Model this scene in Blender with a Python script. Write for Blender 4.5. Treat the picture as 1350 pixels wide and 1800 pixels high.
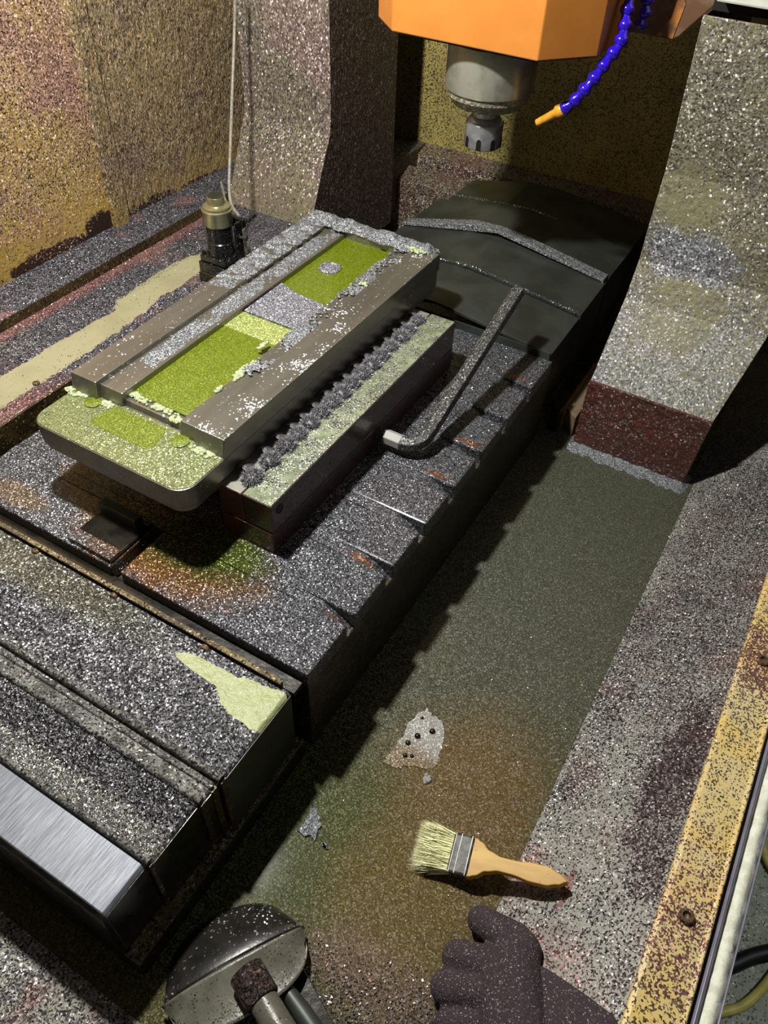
import bpy, bmesh, math, random
import numpy as np
from mathutils import Vector, Matrix
random.seed(7); rng = np.random.default_rng(11)
scene = bpy.context.scene
for o in list(bpy.data.objects): bpy.data.objects.remove(o)
COL = scene.collection

# ------------------------------------------------------------------ camera (solved from vanishing points)
YAW, PITCH, ROLL, FPX = -0.504138, 0.800231, 0.045963, 1377.8
CAMP = np.array([0., 0., 1.0])
_f = np.array([math.sin(YAW)*math.cos(PITCH), math.cos(YAW)*math.cos(PITCH), -math.sin(PITCH)])
_r = np.array([math.cos(YAW), -math.sin(YAW), 0.]); _u = np.cross(_r, _f)
_c, _s = math.cos(ROLL), math.sin(ROLL)
CR, CU, CF = _c*_r+_s*_u, -_s*_r+_c*_u, _f
cam = bpy.data.objects.new('camera', bpy.data.cameras.new('camera')); COL.objects.link(cam)
cam.data.sensor_fit = 'VERTICAL'; cam.data.sensor_height = 36; cam.data.lens = FPX/1800*36
cam.data.clip_start = .01
m = Matrix.Identity(4)
for i in range(3):
    m[i][0], m[i][1], m[i][2], m[i][3] = CR[i], CU[i], -CF[i], CAMP[i]
cam.matrix_world = m
scene.camera = cam
# pixel of the 1350x1800 photograph -> point on a plane the thing stands on
def ray(x, y): return (x-675)/FPX*CR-(y-900)/FPX*CU+CF
def onz(x, y, z): d = ray(x, y); return Vector(CAMP+d*(z-CAMP[2])/d[2])
def onx(x, y, X): d = ray(x, y); return Vector(CAMP+d*(X-CAMP[0])/d[0])
def ony(x, y, Y): d = ray(x, y); return Vector(CAMP+d*(Y-CAMP[1])/d[1])

# ------------------------------------------------------------------ light
w = bpy.data.worlds.new('workshop'); scene.world = w; w.use_nodes = True
w.node_tree.nodes['Background'].inputs[0].default_value = (.8, .9, 1., 1)
w.node_tree.nodes['Background'].inputs[1].default_value = .013
def lamp(name, kind, loc, target, power, size, color):
    l = bpy.data.lights.new(name, kind); l.energy = power; l.color = color
    if kind == 'AREA': l.shape = 'DISK'; l.size = size
    else: l.shadow_soft_size = size
    o = bpy.data.objects.new(name, l); COL.objects.link(o); o.location = loc
    o.rotation_euler = (Vector(target)-Vector(loc)).to_track_quat('-Z', 'Y').to_euler()
    return o
lamp('machine_work_lamp', 'POINT', (-.74, .58, 1.32), (-.5, .8, 0), 74, .035, (1., .97, .9))
lamp('workshop_fill', 'AREA', (.75, -.7, 2.1), (-.7, 1.0, .2), 1.3, .35, (1., .95, .9))  # weak fill added at right front, standing in for light from the workshop
dl = bpy.data.lights.new('floor_fill_spot', 'SPOT'); dl.energy = 55; dl.spot_size = math.radians(44); dl.spot_blend = .6; dl.shadow_soft_size = .1  # unseen spot added to brighten only the floor outside, cone kept off the machine
do = bpy.data.objects.new('floor_fill_spot', dl); COL.objects.link(do); do.location = (.85, .85, 1.9)
vs = scene.view_settings
vs.view_transform = 'Standard'; vs.look = 'None'; vs.exposure = 0.42; vs.gamma = 1; vs.use_curve_mapping = False

# ------------------------------------------------------------------ node helpers
def lin(c): return tuple((x/12.92 if x <= .04045 else ((x+.055)/1.055)**2.4) for x in [v/255. for v in c])+(1,)
class NT:
    def __init__(s, name):
        s.m = bpy.data.materials.new(name); s.m.use_nodes = True; s.t = s.m.node_tree
        s.b = s.t.nodes['Principled BSDF']; s.tc = s.t.nodes.new('ShaderNodeTexCoord').outputs['Object']
    def put(s, sock, v):
        if isinstance(v, bpy.types.NodeSocket): s.t.links.new(v, sock)
        elif v is not None: sock.default_value = v
    def math(s, op, a, b=None, c=None, clamp=False):
        n = s.t.nodes.new('ShaderNodeMath'); n.operation = op; n.use_clamp = clamp
        for i, v in enumerate((a, b, c)): s.put(n.inputs[i], v)
        return n.outputs[0]
    def vm(s, op, a, b=None, scale=None):
        n = s.t.nodes.new('ShaderNodeVectorMath'); n.operation = op
        s.put(n.inputs[0], a); s.put(n.inputs[1], b)
        if scale is not None: s.put(n.inputs['Scale'], scale)
        return n.outputs['Value'] if op in ('LENGTH', 'DOT_PRODUCT') else n.outputs[0]
    def mr(s, v, a, b, c=0., d=1., smooth=True):
        n = s.t.nodes.new('ShaderNodeMapRange'); n.interpolation_type = 'SMOOTHSTEP' if smooth else 'LINEAR'
        for i, x in enumerate((v, a, b, c, d)): s.put(n.inputs[i], x)
        return n.outputs[0]
    def mix(s, f, a, b, mode='MIX'):
        n = s.t.nodes.new('ShaderNodeMix'); n.data_type = 'RGBA'; n.blend_type = mode
        s.put(n.inputs[0], f); s.put(n.inputs[6], a); s.put(n.inputs[7], b)
        return n.outputs[2]
    def noise(s, scale, detail=4., vec=None, rough=.6, dist=0.):
        n = s.t.nodes.new('ShaderNodeTexNoise'); s.put(n.inputs['Vector'], vec or s.tc)
        n.inputs['Scale'].default_value = scale; n.inputs['Detail'].default_value = detail
        n.inputs['Roughness'].default_value = rough; n.inputs['Distortion'].default_value = dist
        return n.outputs['Fac']
    def voro(s, scale, vec=None, feature='F1'):
        n = s.t.nodes.new('ShaderNodeTexVoronoi'); n.feature = feature; s.put(n.inputs['Vector'], vec or s.tc)
        n.inputs['Scale'].default_value = scale
        return n
    def sep(s, v):
        n = s.t.nodes.new('ShaderNodeSeparateXYZ'); s.put(n.inputs[0], v); return n.outputs
    def stretch(s, v):
        return s.vm('MULTIPLY', s.tc, v)
    def bump(s, h, strength, dist, normal=None):
        n = s.t.nodes.new('ShaderNodeBump'); n.inputs['Strength'].default_value = strength
        n.inputs['Distance'].default_value = dist; s.put(n.inputs['Height'], h)
        if normal is not None: s.put(n.inputs['Normal'], normal)
        return n.outputs[0]
    def geo(s): return s.t.nodes.new('ShaderNodeNewGeometry').outputs
    def blob(s, c, r, edge=.12, wob=.5, wscale=28.):
        d = s.vm('LENGTH', s.vm('DIVIDE', s.vm('SUBTRACT', s.tc, tuple(c)), tuple(r)))
        d = s.math('ADD', d, s.math('MULTIPLY', s.math('SUBTRACT', s.noise(wscale, 5, rough=.65), .5), wob*2))
        return s.mr(d, 1+edge, 1-edge)
    def out(s, color=None, metal=0., rough=.5, normal=None, coat=0., coat_rough=.08, spec=.5):
        b = s.b; s.put(b.inputs['Base Color'], color); s.put(b.inputs['Metallic'], metal)
        s.put(b.inputs['Roughness'], rough); s.put(b.inputs['Normal'], normal)
        b.inputs['Specular IOR Level'].default_value = spec
        s.put(b.inputs['Coat Weight'], coat); b.inputs['Coat Roughness'].default_value = coat_rough
        return s.m

def grit(name, dark, light, paint=None, density=(.9, 1.), dscale=6., dens_rng=(.35, .65), cell=.0024, tilt=.9,
         blobs=(), tints=(), metal=.45, rough=.38, lump=(60., .25, .004), coat=0., stretch=None, spark=2.2,
         paint2=None, paint_rough=.45, paint_blobs=(), grad=None, coat_rough=.08):
    """metal-chip grit over painted sheet: a cell is a chip with its own tilt and tone, or bare paint"""
    s = NT(name)
    vec = s.stretch(stretch) if stretch else s.tc
    cell = cell*.74; v = s.voro(1/cell, vec); rgb = s.sep(v.outputs['Color'])
    fine = s.mr(s.noise(.55/cell, 3, vec, .7), .3, .7, 0., 1., False)
    tone = s.math('POWER', s.math('ADD', s.math('MULTIPLY', rgb[0], .62), s.math('MULTIPLY', fine, .38)), spark)
    tone = s.math('ADD', tone, s.mr(rgb[2], .93, .96, 0., .5), clamp=True)
    chip = s.mix(tone, lin(dark), lin(light))
    for col, scale, lo, hi, amt in tints:
        k = s.math('MULTIPLY', s.mr(s.noise(scale, 5), lo, hi), amt)
        chip = s.mix(k, chip, s.mix(tone, tuple(x*.35 for x in lin(col)[:3])+(1,), lin(col)))
    for kind, c, r, col, amt, wob in blobs:
        if kind == 'tint':
            k = s.math('MULTIPLY', s.blob(c, r, .5, wob), amt)
            chip = s.mix(k, chip, s.mix(tone, tuple(x*.3 for x in lin(col)[:3])+(1,), lin(col)))
    lumpn = s.noise(lump[0], 6, vec)
    nb = s.bump(lumpn, lump[1], lump[2])
    tl = s.vm('SCALE', s.vm('SUBTRACT', v.outputs['Color'], (.5, .5, .5)), scale=tilt)
    if paint is None:
        n = s.vm('NORMALIZE', s.vm('ADD', nb, tl))
        return s.out(chip, metal, rough, n, coat, coat_rough)
    dn = s.mr(s.noise(dscale, 4), dens_rng[0], dens_rng[1], density[0], density[1], False)
    if grad:                                     # more or fewer chips along one axis (they settle low down)
        ax, a, b, d0, d1 = grad
        dn = s.math('ADD', dn, s.mr(s.sep(s.tc)[ax], a, b, d0, d1))
    for kind, c, r, col, amt, wob in blobs:
        if kind == 'bare': dn = s.math('SUBTRACT', dn, s.math('MULTIPLY', s.blob(c, r, .06, wob), amt))
        if kind == 'heap': dn = s.math('ADD', dn, s.math('MULTIPLY', s.blob(c, r, .3, wob), amt))
    mk = s.mr(s.math('SUBTRACT', dn, rgb[1]), -.04, .04)
    pc = lin(paint)
    if paint2: pc = s.mix(s.mr(s.noise(dscale*1.7, 6), .38, .62), lin(paint), lin(paint2))
    for c, r, col, wob in paint_blobs: pc = s.mix(s.blob(c, r, .1, wob), pc, lin(col))
    col = s.mix(mk, pc, chip)
    n = s.vm('NORMALIZE', s.vm('ADD', nb, s.vm('SCALE', tl, scale=mk)))
    return s.out(col, s.math('MULTIPLY', mk, metal), s.math('ADD', paint_rough, s.math('MULTIPLY', mk, rough-paint_rough)), n, coat, coat_rough)

def plain(name, col, metal=0., rough=.45, nz=0., scale=40., col2=None, bump=0., coat=0., stretch=None, lo=.4, hi=.62):
    s = NT(name); c = lin(col); vec = s.stretch(stretch) if stretch else None
    f = s.noise(scale, 6, vec)
    if col2: c = s.mix(s.mr(f, lo, hi), lin(col), lin(col2))
    r = s.math('ADD', rough-nz/2, s.math('MULTIPLY', f, nz)) if nz else rough
    return s.out(c, metal, r, s.bump(f, bump, .002) if bump else None, coat)

# ------------------------------------------------------------------ mesh helpers
class MB:
    def __init__(s): s.v = []; s.f = []
    def add(s, v, f):
        k = len(s.v); s.v += [tuple(p) for p in v]; s.f += [tuple(i+k for i in q) for q in f]; return s
    def box(s, x0, x1, y0, y1, z0, z1):
        return s.add([(x, y, z) for z in (z0, z1) for y in (y0, y1) for x in (x0, x1)],
                     [(0, 2, 3, 1), (4, 5, 7, 6), (0, 1, 5, 4), (2, 6, 7, 3), (0, 4, 6, 2), (1, 3, 7, 5)])
    def prism(s, poly, a, b, axis='z'):
        n = len(poly)
        def P(p, t): return {'z': (p[0], p[1], t), 'x': (t, p[0], p[1]), 'y': (p[0], t, p[1])}[axis]
        return s.add([P(p, a) for p in poly]+[P(p, b) for p in poly],
                     [tuple(range(n-1, -1, -1)), tuple(range(n, 2*n))]+[(i, (i+1) % n, n+(i+1) % n, n+i) for i in range(n)])
    def lathe(s, prof, c=(0, 0, 0), n=32, axis=None):
        c = Vector(c); R = Matrix.Identity(3) if axis is None else Vector(axis).to_track_quat('Z', 'Y').to_matrix()
        v = []; f = []
        for r, z in prof:
            for i in range(n):
                a = 2*math.pi*i/n; v.append(c+R@Vector((r*math.cos(a), r*math.sin(a), z)))
        for j in range(len(prof)-1):
            for i in range(n): f.append((j*n+i, j*n+(i+1) % n, (j+1)*n+(i+1) % n, (j+1)*n+i))
        f.append(tuple(range(n-1, -1, -1))); f.append(tuple(range((len(prof)-1)*n, len(prof)*n)))
        return s.add(v, f)
    def tube(s, path, r, n=10, rot=0.):
        path = [Vector(p) for p in path]; m = len(path); v = []; f = []
        rr = r if isinstance(r, (list, tuple)) else [r]*m
        up = Vector((0, 0, 1)); t0 = (path[1]-path[0]).normalized()
        if abs(t0.dot(up)) > .9: up = Vector((1, 0, 0))
        for i, p in enumerate(path):
            t = (path[min(i+1, m-1)]-path[max(i-1, 0)]).normalized()
            u = (up-t*up.dot(t)).normalized(); up = u; w_ = t.cross(u)
            for k in range(n):
                a = 2*math.pi*k/n+rot; v.append(p+(u*math.cos(a)+w_*math.sin(a))*rr[i])
        for i in range(m-1):
            for k in range(n): f.append((i*n+k, i*n+(k+1) % n, (i+1)*n+(k+1) % n, (i+1)*n+k))
        f.append(tuple(range(n-1, -1, -1))); f.append(tuple(range((m-1)*n, m*n)))
        return s.add(v, f)
    def build(s, name, mat, parent=None, bevel=0., seg=2, smooth=None, origin=None):
        me = bpy.data.meshes.new(name)
        v = s.v
        if origin is not None: v = [(p[0]-origin[0], p[1]-origin[1], p[2]-origin[2]) for p in v]
        me.from_pydata(v, [], s.f); me.validate(); me.update()
        b = bmesh.new(); b.from_mesh(me); bmesh.ops.recalc_face_normals(b, faces=b.faces); b.to_mesh(me); b.free()
        if mat: me.materials.append(mat)
        if smooth is not None:
            me.shade_smooth(); me.set_sharp_from_angle(angle=math.radians(smooth))
        o = bpy.data.objects.new(name, me); COL.objects.link(o)
        if origin is not None: o.location = origin
        if bevel:
            md = o.modifiers.new('edge', 'BEVEL'); md.width = bevel; md.segments = seg; md.limit_method = 'ANGLE'; md.angle_limit = math.radians(40)
        if parent: o.parent = parent
        return o
def catmull(pts, k=6):
    P = [Vector(p) for p in pts]; out = []
    for i in range(len(P)-1):
        a, b, c, d = P[max(i-1, 0)], P[i], P[i+1], P[min(i+2, len(P)-1)]
        for j in range(k):
            t = j/k
            out.append(.5*((2*b)+(c-a)*t+(2*a-5*b+4*c-d)*t*t+(3*b-a-3*c+d)*t**3))
    out.append(P[-1]); return out
def tag(o, label, cat, group=None, kind=None):
    o['label'] = label; o['category'] = cat
    if group: o['group'] = group
    if kind: o['kind'] = kind
    return o
def thing(name, label, cat, group=None, kind=None, loc=None):
    o = bpy.data.objects.new(name, None); COL.objects.link(o); o.empty_display_size = .02
    return tag(o, label, cat, group, kind)
def st(o, label, cat): return tag(o, label, cat, None, 'structure')
def rrect(x0, x1, y0, y1, r, n=8):
    p = []
    for cx, cy, a0 in ((x1-r, y0+r, -90), (x1-r, y1-r, 0), (x0+r, y1-r, 90), (x0+r, y0+r, 180)):
        for i in range(n+1):
            a = math.radians(a0+90*i/n); p.append((cx+r*math.cos(a), cy+r*math.sin(a)))
    return p
def flakes(name, mats, pts, size, parent=None, lift=.6, normal=None):
    """loose metal chips: one small bent quad each, in one mesh"""
    n = len(pts); pts = np.asarray(pts, float)
    a = rng.normal(size=(n, 3)); a /= np.linalg.norm(a, axis=1)[:, None]
    if normal is not None: a = a+np.array(normal)*.2
    b = np.cross(a, rng.normal(size=(n, 3))); b /= np.linalg.norm(b, axis=1)[:, None]
    c = np.cross(a, b)
    L = size*rng.uniform(.5, 1.3, (n, 1)); W = L*rng.uniform(.3, .7, (n, 1))
    up = np.array(normal if normal is not None else (0, 0, 1))*size*lift*.5
    v = np.stack([pts+b*L*.5+up, pts+c*W*.5+up, pts-b*L*.5+up, pts-c*W*.5+up], 1).reshape(-1, 3)
    f = np.arange(n*4).reshape(-1, 4)
    me = bpy.data.meshes.new(name); me.from_pydata(v.tolist(), [], f.tolist())
    mats = mats if isinstance(mats, (list, tuple)) else [mats]
    for m_ in mats: me.materials.append(m_)
    if len(mats) > 1: me.polygons.foreach_set('material_index', rng.integers(0, len(mats), n).astype(np.int32))
    o = bpy.data.objects.new(name, me); COL.objects.link(o); o['kind'] = 'stuff'
    if parent: o.parent = parent
    return o
def fld(x, y, s, seed=0):
    """cheap smooth noise, 0..1"""
    v = 0
    for k, (a, b, c) in enumerate(((1, .7, 0), (-.6, 1.1, 2), (1.7, 1.3, 4), (-2.1, 1.6, 1), (2.9, -2.3, 3))):
        v = v+np.sin((x*a+y*b)*s+c+seed*1.7)/(1+k*.4)
    return .5+v/5.2

# ------------------------------------------------------------------ materials
M = {}
P = onz
M['tray'] = grit('tray steel under coolant', (26, 28, 18), (150, 150, 120), cell=.0026, coat=0., metal=.2, rough=.5)
M['panel'] = grit('grey sloping panel', (14, 13, 17), (170, 165, 165), paint=(140, 142, 134), paint2=(128, 126, 120), density=(.25, .62), dscale=9, cell=.0026, tilt=1.,
                  tints=[((176, 136, 130), 11, .5, .7, .4)],
                  blobs=[('heap', (.10, .95, .08), (.10, .36, .1), None, .35, .4), ('heap', (.11, .55, .08), (.028, .14, .05), None, .4, .8),
                         ('heap', (.0, .72, .02), (.03, .26, .05), None, .25, .5), ('tint', (.115, .56, .08), (.035, .15, .1), (92, 70, 72), .7, .8),
                         ('tint', (.05, .30, .05), (.06, .05, .1), (190, 130, 125), .8, .4), ('tint', (-.01, .40, .02), (.03, .04, .05), (200, 130, 120), .7, .5)],
                  paint_blobs=[((.045, .40, .04), (.005, .03, .03), (130, 84, 76), .9)], lump=(90, .3, .003))
M['rail'] = grit('yellow painted rail', (24, 18, 14), (196, 170, 140), paint=(214, 188, 112), paint2=(206, 190, 140), density=(.16, .42), dscale=10, cell=.0026, tilt=.9,
                 tints=[((200, 150, 136), 9, .5, .66, .5)], blobs=[('heap', P(1210, 1615, .1), (.05, .10, .05), None, .16, .5), ('tint', P(1210, 1600, .1), (.06, .10, .05), (184, 126, 116), .7, .5),
                 ('heap', P(1340, 1160, .1), (.03, .06, .05), None, .4, .5), ('tint', P(1340, 1160, .1), (.04, .07, .05), (180, 128, 120), .7, .5)], lump=(80, .25, .003))
M['wall_a'] = grit('left wall near panel', (96, 76, 52), (206, 178, 140), paint=(170, 142, 70), paint2=(156, 128, 62), density=(.62, .98), dscale=5, cell=.003, tilt=1.3, spark=1.3, metal=.25,
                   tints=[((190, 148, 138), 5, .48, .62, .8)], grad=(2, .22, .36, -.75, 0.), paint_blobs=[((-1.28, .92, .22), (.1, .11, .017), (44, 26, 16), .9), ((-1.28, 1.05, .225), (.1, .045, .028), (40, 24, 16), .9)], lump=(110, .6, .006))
M['wall_b'] = grit('left wall far panel', (92, 80, 60), (186, 164, 132), paint=(160, 134, 74), paint2=(146, 120, 66), density=(.72, 1.), dscale=6, cell=.003, tilt=.9, spark=1.3, metal=.25,
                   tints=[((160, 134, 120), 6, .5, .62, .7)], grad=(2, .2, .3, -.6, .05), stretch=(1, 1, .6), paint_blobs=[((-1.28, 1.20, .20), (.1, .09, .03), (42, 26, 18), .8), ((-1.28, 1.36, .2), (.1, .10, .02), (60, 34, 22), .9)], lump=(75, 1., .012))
M['ledge'] = grit('left ledge', (16, 16, 20), (170, 168, 180), paint=(160, 156, 124), paint2=(150, 146, 114), density=(.9, 1.1), dscale=5, cell=.0026, tilt=1.,
                  tints=[((196, 150, 146), 7, .55, .66, .6)],
                  blobs=[('bare', (-1.065, .68, .18), (.034, .30, .1), None, 1.4, .35), ('bare', (-1.085, 1.02, .18), (.035, .14, .1), None, 1.4, .4), ('tint', (-1.2, .9, .18), (.02, .6, .1), (206, 146, 140), .8, .6),
                         ('tint', (-1.01, .55, .18), (.03, .12, .1), (200, 140, 134), .6, .5)], lump=(80, .35, .004))
M['ledge_edge'] = grit('grimy ledge edge', (18, 14, 8), (150, 130, 80), paint=(62, 50, 28), paint2=(30, 24, 16), density=(.1, .5), dscale=12, cell=.003)
M['foot'] = grit('wall foot flange', (14, 14, 18), (168, 166, 178), cell=.0026, tilt=1., tints=[((196, 150, 146), 9, .55, .66, .7)], lump=(70, .5, .006))
M['col_l'] = grit('left column sheet', (84, 79, 72), (184, 173, 164), paint=(124, 116, 88), paint2=(112, 106, 82), density=(.62, .95), dscale=5, cell=.0036, tilt=1.1, metal=.3,
                  tints=[((200, 172, 168), 5, .46, .6, .6)], grad=(2, .2, .34, -.45, .05), stretch=(1, 1, .7), lump=(90, .4, .005))
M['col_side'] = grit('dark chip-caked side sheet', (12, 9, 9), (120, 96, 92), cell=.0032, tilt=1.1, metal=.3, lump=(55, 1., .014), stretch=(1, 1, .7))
M['col_r'] = grit('right column sheet', (88, 86, 74), (214, 208, 196), paint=(128, 124, 94), paint2=(116, 113, 86), density=(.45, .95), dscale=4.5, cell=.0036, tilt=1.2, metal=.35,
                  blobs=[('heap', (-.17, 1.33, .36), (.075, .1, .04), None, .8, .9), ('tint', (-.16, 1.33, .36), (.085, .1, .04), (214, 220, 236), .8, .9),  # specular glint at the bend painted in as a bluish-white tint over denser chips
                         ('heap', (-.2, 1.27, .14), (.1, .1, .1), None, .3, .5), ('bare', (-.15, 1.33, .27), (.07, .1, .06), None, .45, .6), ('bare', (-.2, 1.31, .46), (.06, .1, .05), None, .45, .6), ('tint', (-.16, 1.3, .16), (.3, .2, .16), (216, 220, 224), .7, .4)],
                  tints=[((206, 184, 170), 5, .5, .64, .6)], lump=(85, .6, .007), coat=.25)
M['col_foot'] = grit('brown painted foot', (60, 42, 36), (206, 190, 186), paint=(88, 36, 22), paint2=(70, 28, 20), density=(.14, .36), dscale=12, cell=.0036, tilt=1.2, lump=(95, .9, .008), coat=.7, coat_rough=.15)
M['back'] = grit('back wall', (74, 66, 38), (186, 174, 126), paint=(178, 162, 92), paint2=(160, 146, 84), density=(.35, .55), dscale=6, cell=.004, tilt=.7, metal=.2)
M['back_ledge'] = grit('back ledge', (40, 36, 36), (200, 184, 174), paint=(140, 124, 70), density=(.7, 1.), cell=.0036, tints=[((170, 130, 120), 6, .5, .62, .7)], lump=(40, .8, .012))
M['front_sill'] = grit('front sill', (40, 38, 40), (226, 222, 220), paint=(150, 150, 128), paint2=(140, 138, 120), density=(.45, 1.), dscale=11, cell=.003, tilt=1.1, tints=[((186, 130, 126), 9, .5, .64, .8)], lump=(60, .7, .008))
M['pool'] = grit('murky coolant over chips', (20, 21, 9), (140, 134, 88), cell=.0022, tilt=.8, metal=.2, rough=.5, coat=.1, coat_rough=.12, lump=(14, .03, .003), spark=2.6,
                 blobs=[('tint', (-.20, 1.0, 0), (.3, .50, .3), (108, 112, 94), .9, .35), ('tint', (-.11, .42, 0), (.11, .16, .3), (140, 112, 58), .85, .32),
                        ('tint', (-.25, .27, 0), (.10, .16, .3), (84, 94, 20), .9, .3), ('tint', (-.12, .30, 0), (.09, .10, .3), (130, 110, 46), .85, .3), ('tint', (-.11, .215, 0), (.09, .035, .3), (160, 130, 116), .5, .8), ('tint', (-.5, .06, 0), (.35, .05, .3), (96, 92, 22), .9, .3)])
M['table'] = grit('chip-covered table', (14, 15, 19), (160, 163, 172), paint=(70, 66, 50), density=(1.1, 1.2), cell=.0022, tilt=1.05, metal=.45, lump=(45, .3, .005), coat=.25, coat_rough=.2,
                  blobs=[('tint', P(300, 960, .177), (.13, .07, .05), (160, 104, 34), .9, .5), ('tint', P(165, 850, .177), (.05, .03, .05), (190, 140, 70), .8, .5), ('tint', P(225, 915, .177), (.06, .035, .05), (156, 130, 40), .9, .6),
                         ('tint', P(340, 960, .177), (.09, .05, .05), (74, 84, 8), .97, .5), ('tint', P(415, 975, .177), (.05, .03, .05), (92, 108, 30), .9, .5), ('tint', P(180, 850, .177), (.05, .035, .05), (60, 64, 10), .9, .5), ('tint', P(30, 870, .177), (.05, .02, .05), (166, 140, 110), .7, .5)]
                 + [('tint', P(x, y, .177), (.022, .006, .03), (176, 120, 78), .8, .6) for x, y in ((600, 1082), (640, 982), (825, 778), (770, 835), (622, 1100), (905, 660))])
M['table_side'] = grit('grimy table side', (12, 11, 8), (120, 112, 86), paint=(48, 44, 30), paint2=(26, 24, 18), density=(.15, .5), dscale=14, cell=.003, lump=(60, .5, .006), coat=.3)
M['cover_dark'] = plain('black oiled cover steel', (74, 78, 74), .55, .46, .2, 9, (58, 61, 57), .08, stretch=(1, 1, 1))
M['seg1'] = grit('front cover first segment', (12, 13, 16), (186, 188, 194), paint=(160, 168, 116), paint2=(150, 158, 110), density=(1.05, 1.2), cell=.0029, tilt=1.2, metal=.45,
                 blobs=[('bare', P(470, 1250, .165), (.066, .029, .05), None, 1.6, .3), ('bare', P(372, 1182, .165), (.055, .011, .05), None, 1.6, .3), ('tint', P(60, 1000, .165), (.2, .03, .05), (150, 146, 124), .8, .5)], lump=(60, .6, .007), paint_rough=.3)
M['seg2'] = grit('front cover second segment', (10, 10, 13), (190, 190, 198), paint=(150, 152, 150), density=(1., 1.2), cell=.0028, tilt=1.2, metal=.45,
                 blobs=[('tint', (-.5, .166, .155), (.4, .016, .05), (226, 224, 214), .97, .35)], lump=(70, .7, .007))
M['wiper'] = grit('wiper lip', (22, 21, 20), (190, 188, 184), paint=(120, 120, 116), paint2=(60, 60, 58), density=(.4, .9), dscale=20, cell=.0028, tilt=1.1, lump=(120, .8, .005))
s_ = NT('brushed cover steel')
f_ = s_.noise(30, 8, s_.stretch((38, 1.2, 1)), .75); g_ = s_.noise(9, 5)
M['brushed'] = s_.out(s_.mix(s_.mr(f_, .35, .68), lin((84, 88, 96)), lin((140, 144, 154))), .5, s_.math('ADD', .36, s_.math('MULTIPLY', g_, .25)), s_.bump(f_, .12, .0008))
M['oily'] = plain('black oily steel', (22, 22, 20), .3, .28, .3, 30, (40, 36, 26), .5, coat=.5)
M['base'] = grit('cover base flange', (26, 20, 14), (190, 170, 130), paint=(120, 108, 66), paint2=(70, 56, 40), density=(.35, .8), dscale=16, cell=.003, lump=(90, .8, .006), coat=.5)
s_ = NT('machined grey steel')
f_ = s_.noise(40, 6, s_.stretch((1, .12, 1))); v_ = s_.voro(1/.0022); cc_ = s_.sep(v_.outputs['Color'])
dn_ = s_.math('MULTIPLY', s_.mr(s_.noise(13, 6, rough=.7), .52, .74), .7)
dn_ = s_.math('MULTIPLY', dn_, s_.mr(s_.sep(s_.geo()['Normal'])[2], .5, .9))
mk_ = s_.mr(s_.math('SUBTRACT', dn_, cc_[1]), -.04, .04)
n_ = s_.vm('NORMALIZE', s_.vm('ADD', s_.geo()['Normal'], s_.vm('SCALE', s_.vm('SCALE', s_.vm('SUBTRACT', v_.outputs['Color'], (.5, .5, .5)), scale=1.1), scale=mk_)))
M['work'] = s_.out(s_.mix(mk_, s_.mix(s_.mr(f_, .3, .7), lin((126, 122, 112)), lin((142, 138, 128))), lin((200, 206, 212))), s_.math('SUBTRACT', .75, s_.math('MULTIPLY', mk_, .4)), s_.math('ADD', .33, s_.math('MULTIPLY', mk_, .15)), n_)
M['work_low'] = grit('wet pale chips on plate', (82, 90, 54), (146, 154, 106), cell=.0019, tilt=.6, metal=.2, rough=.36, coat=.3, lump=(60, .12, .003), spark=1.6)
M['lime'] = grit('lime coolant', (70, 88, 2), (134, 146, 16), cell=.0018, tilt=.5, metal=.1, rough=.45, coat=.7, coat_rough=.05, lump=(20, .05, .003), spark=2.0)
M['lime_pale'] = grit('pale lime wet chips', (112, 130, 50), (206, 216, 140), cell=.0021, tilt=.9, metal=.3, coat=.4, spark=1.5)
M['foam'] = plain('coolant foam', (150, 164, 112), .0, .35, .1, 300, (186, 196, 160), .8, coat=.5)
M['drift'] = grit('silvery chip drift', (48, 51, 53), (188, 193, 200), cell=.0022, tilt=1.1, metal=.35, lump=(90, .8, .006), spark=1.5)
M['plate_chip'] = grit('grey chip pad', (58, 60, 70), (196, 198, 210), cell=.002, tilt=1., metal=.4, lump=(60, .5, .004), spark=1.6)
M['jaw_top'] = grit('jaw top', (20, 22, 20), (196, 200, 190), paint=(136, 144, 116), paint2=(104, 112, 88), density=(.0, .8), dscale=26, cell=.0022, tilt=1., lump=(70, .4, .004), coat=.3)
M['jaw'] = grit('dark jaw steel', (30, 24, 22), (150, 146, 140), paint=(66, 60, 54), paint2=(82, 44, 34), density=(.02, .2), dscale=18, cell=.0024, paint_rough=.32, lump=(40, .15, .003), coat=.3)
M['jaw_red'] = grit('rusty red jaw end', (40, 24, 20), (150, 130, 120), paint=(104, 52, 42), paint2=(70, 50, 42), density=(.02, .15), dscale=16, cell=.0024, paint_rough=.3, coat=.4)
M['swarf'] = plain('steel swarf', (176, 176, 182), .35, .42, .1, 300, (110, 110, 116))
M['swarf_dark'] = plain('dark swarf scale', (112, 112, 116), .4, .42, .1, 500, (58, 58, 62), .5)
M['chip'] = plain('loose steel chip', (205, 205, 210), .85, .35, .1, 300, (120, 120, 126))
M['chip_pink'] = plain('rosy loose chip', (214, 186, 182), .6, .4, .1, 300, (130, 96, 92))
M['chip_dark'] = plain('dark loose chip', (60, 56, 60), .6, .4, .1, 300, (24, 22, 26))
M['key'] = grit('chip-dusted black key', (26, 26, 26), (176, 176, 174), paint=(40, 40, 40), density=(.45, .8), dscale=30, cell=.0022, tilt=1., metal=.4, lump=(120, .3, .002))
M['chrome'] = plain('pale bright steel', (150, 150, 146), .1, .6, .1, 60, (150, 150, 148))
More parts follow.
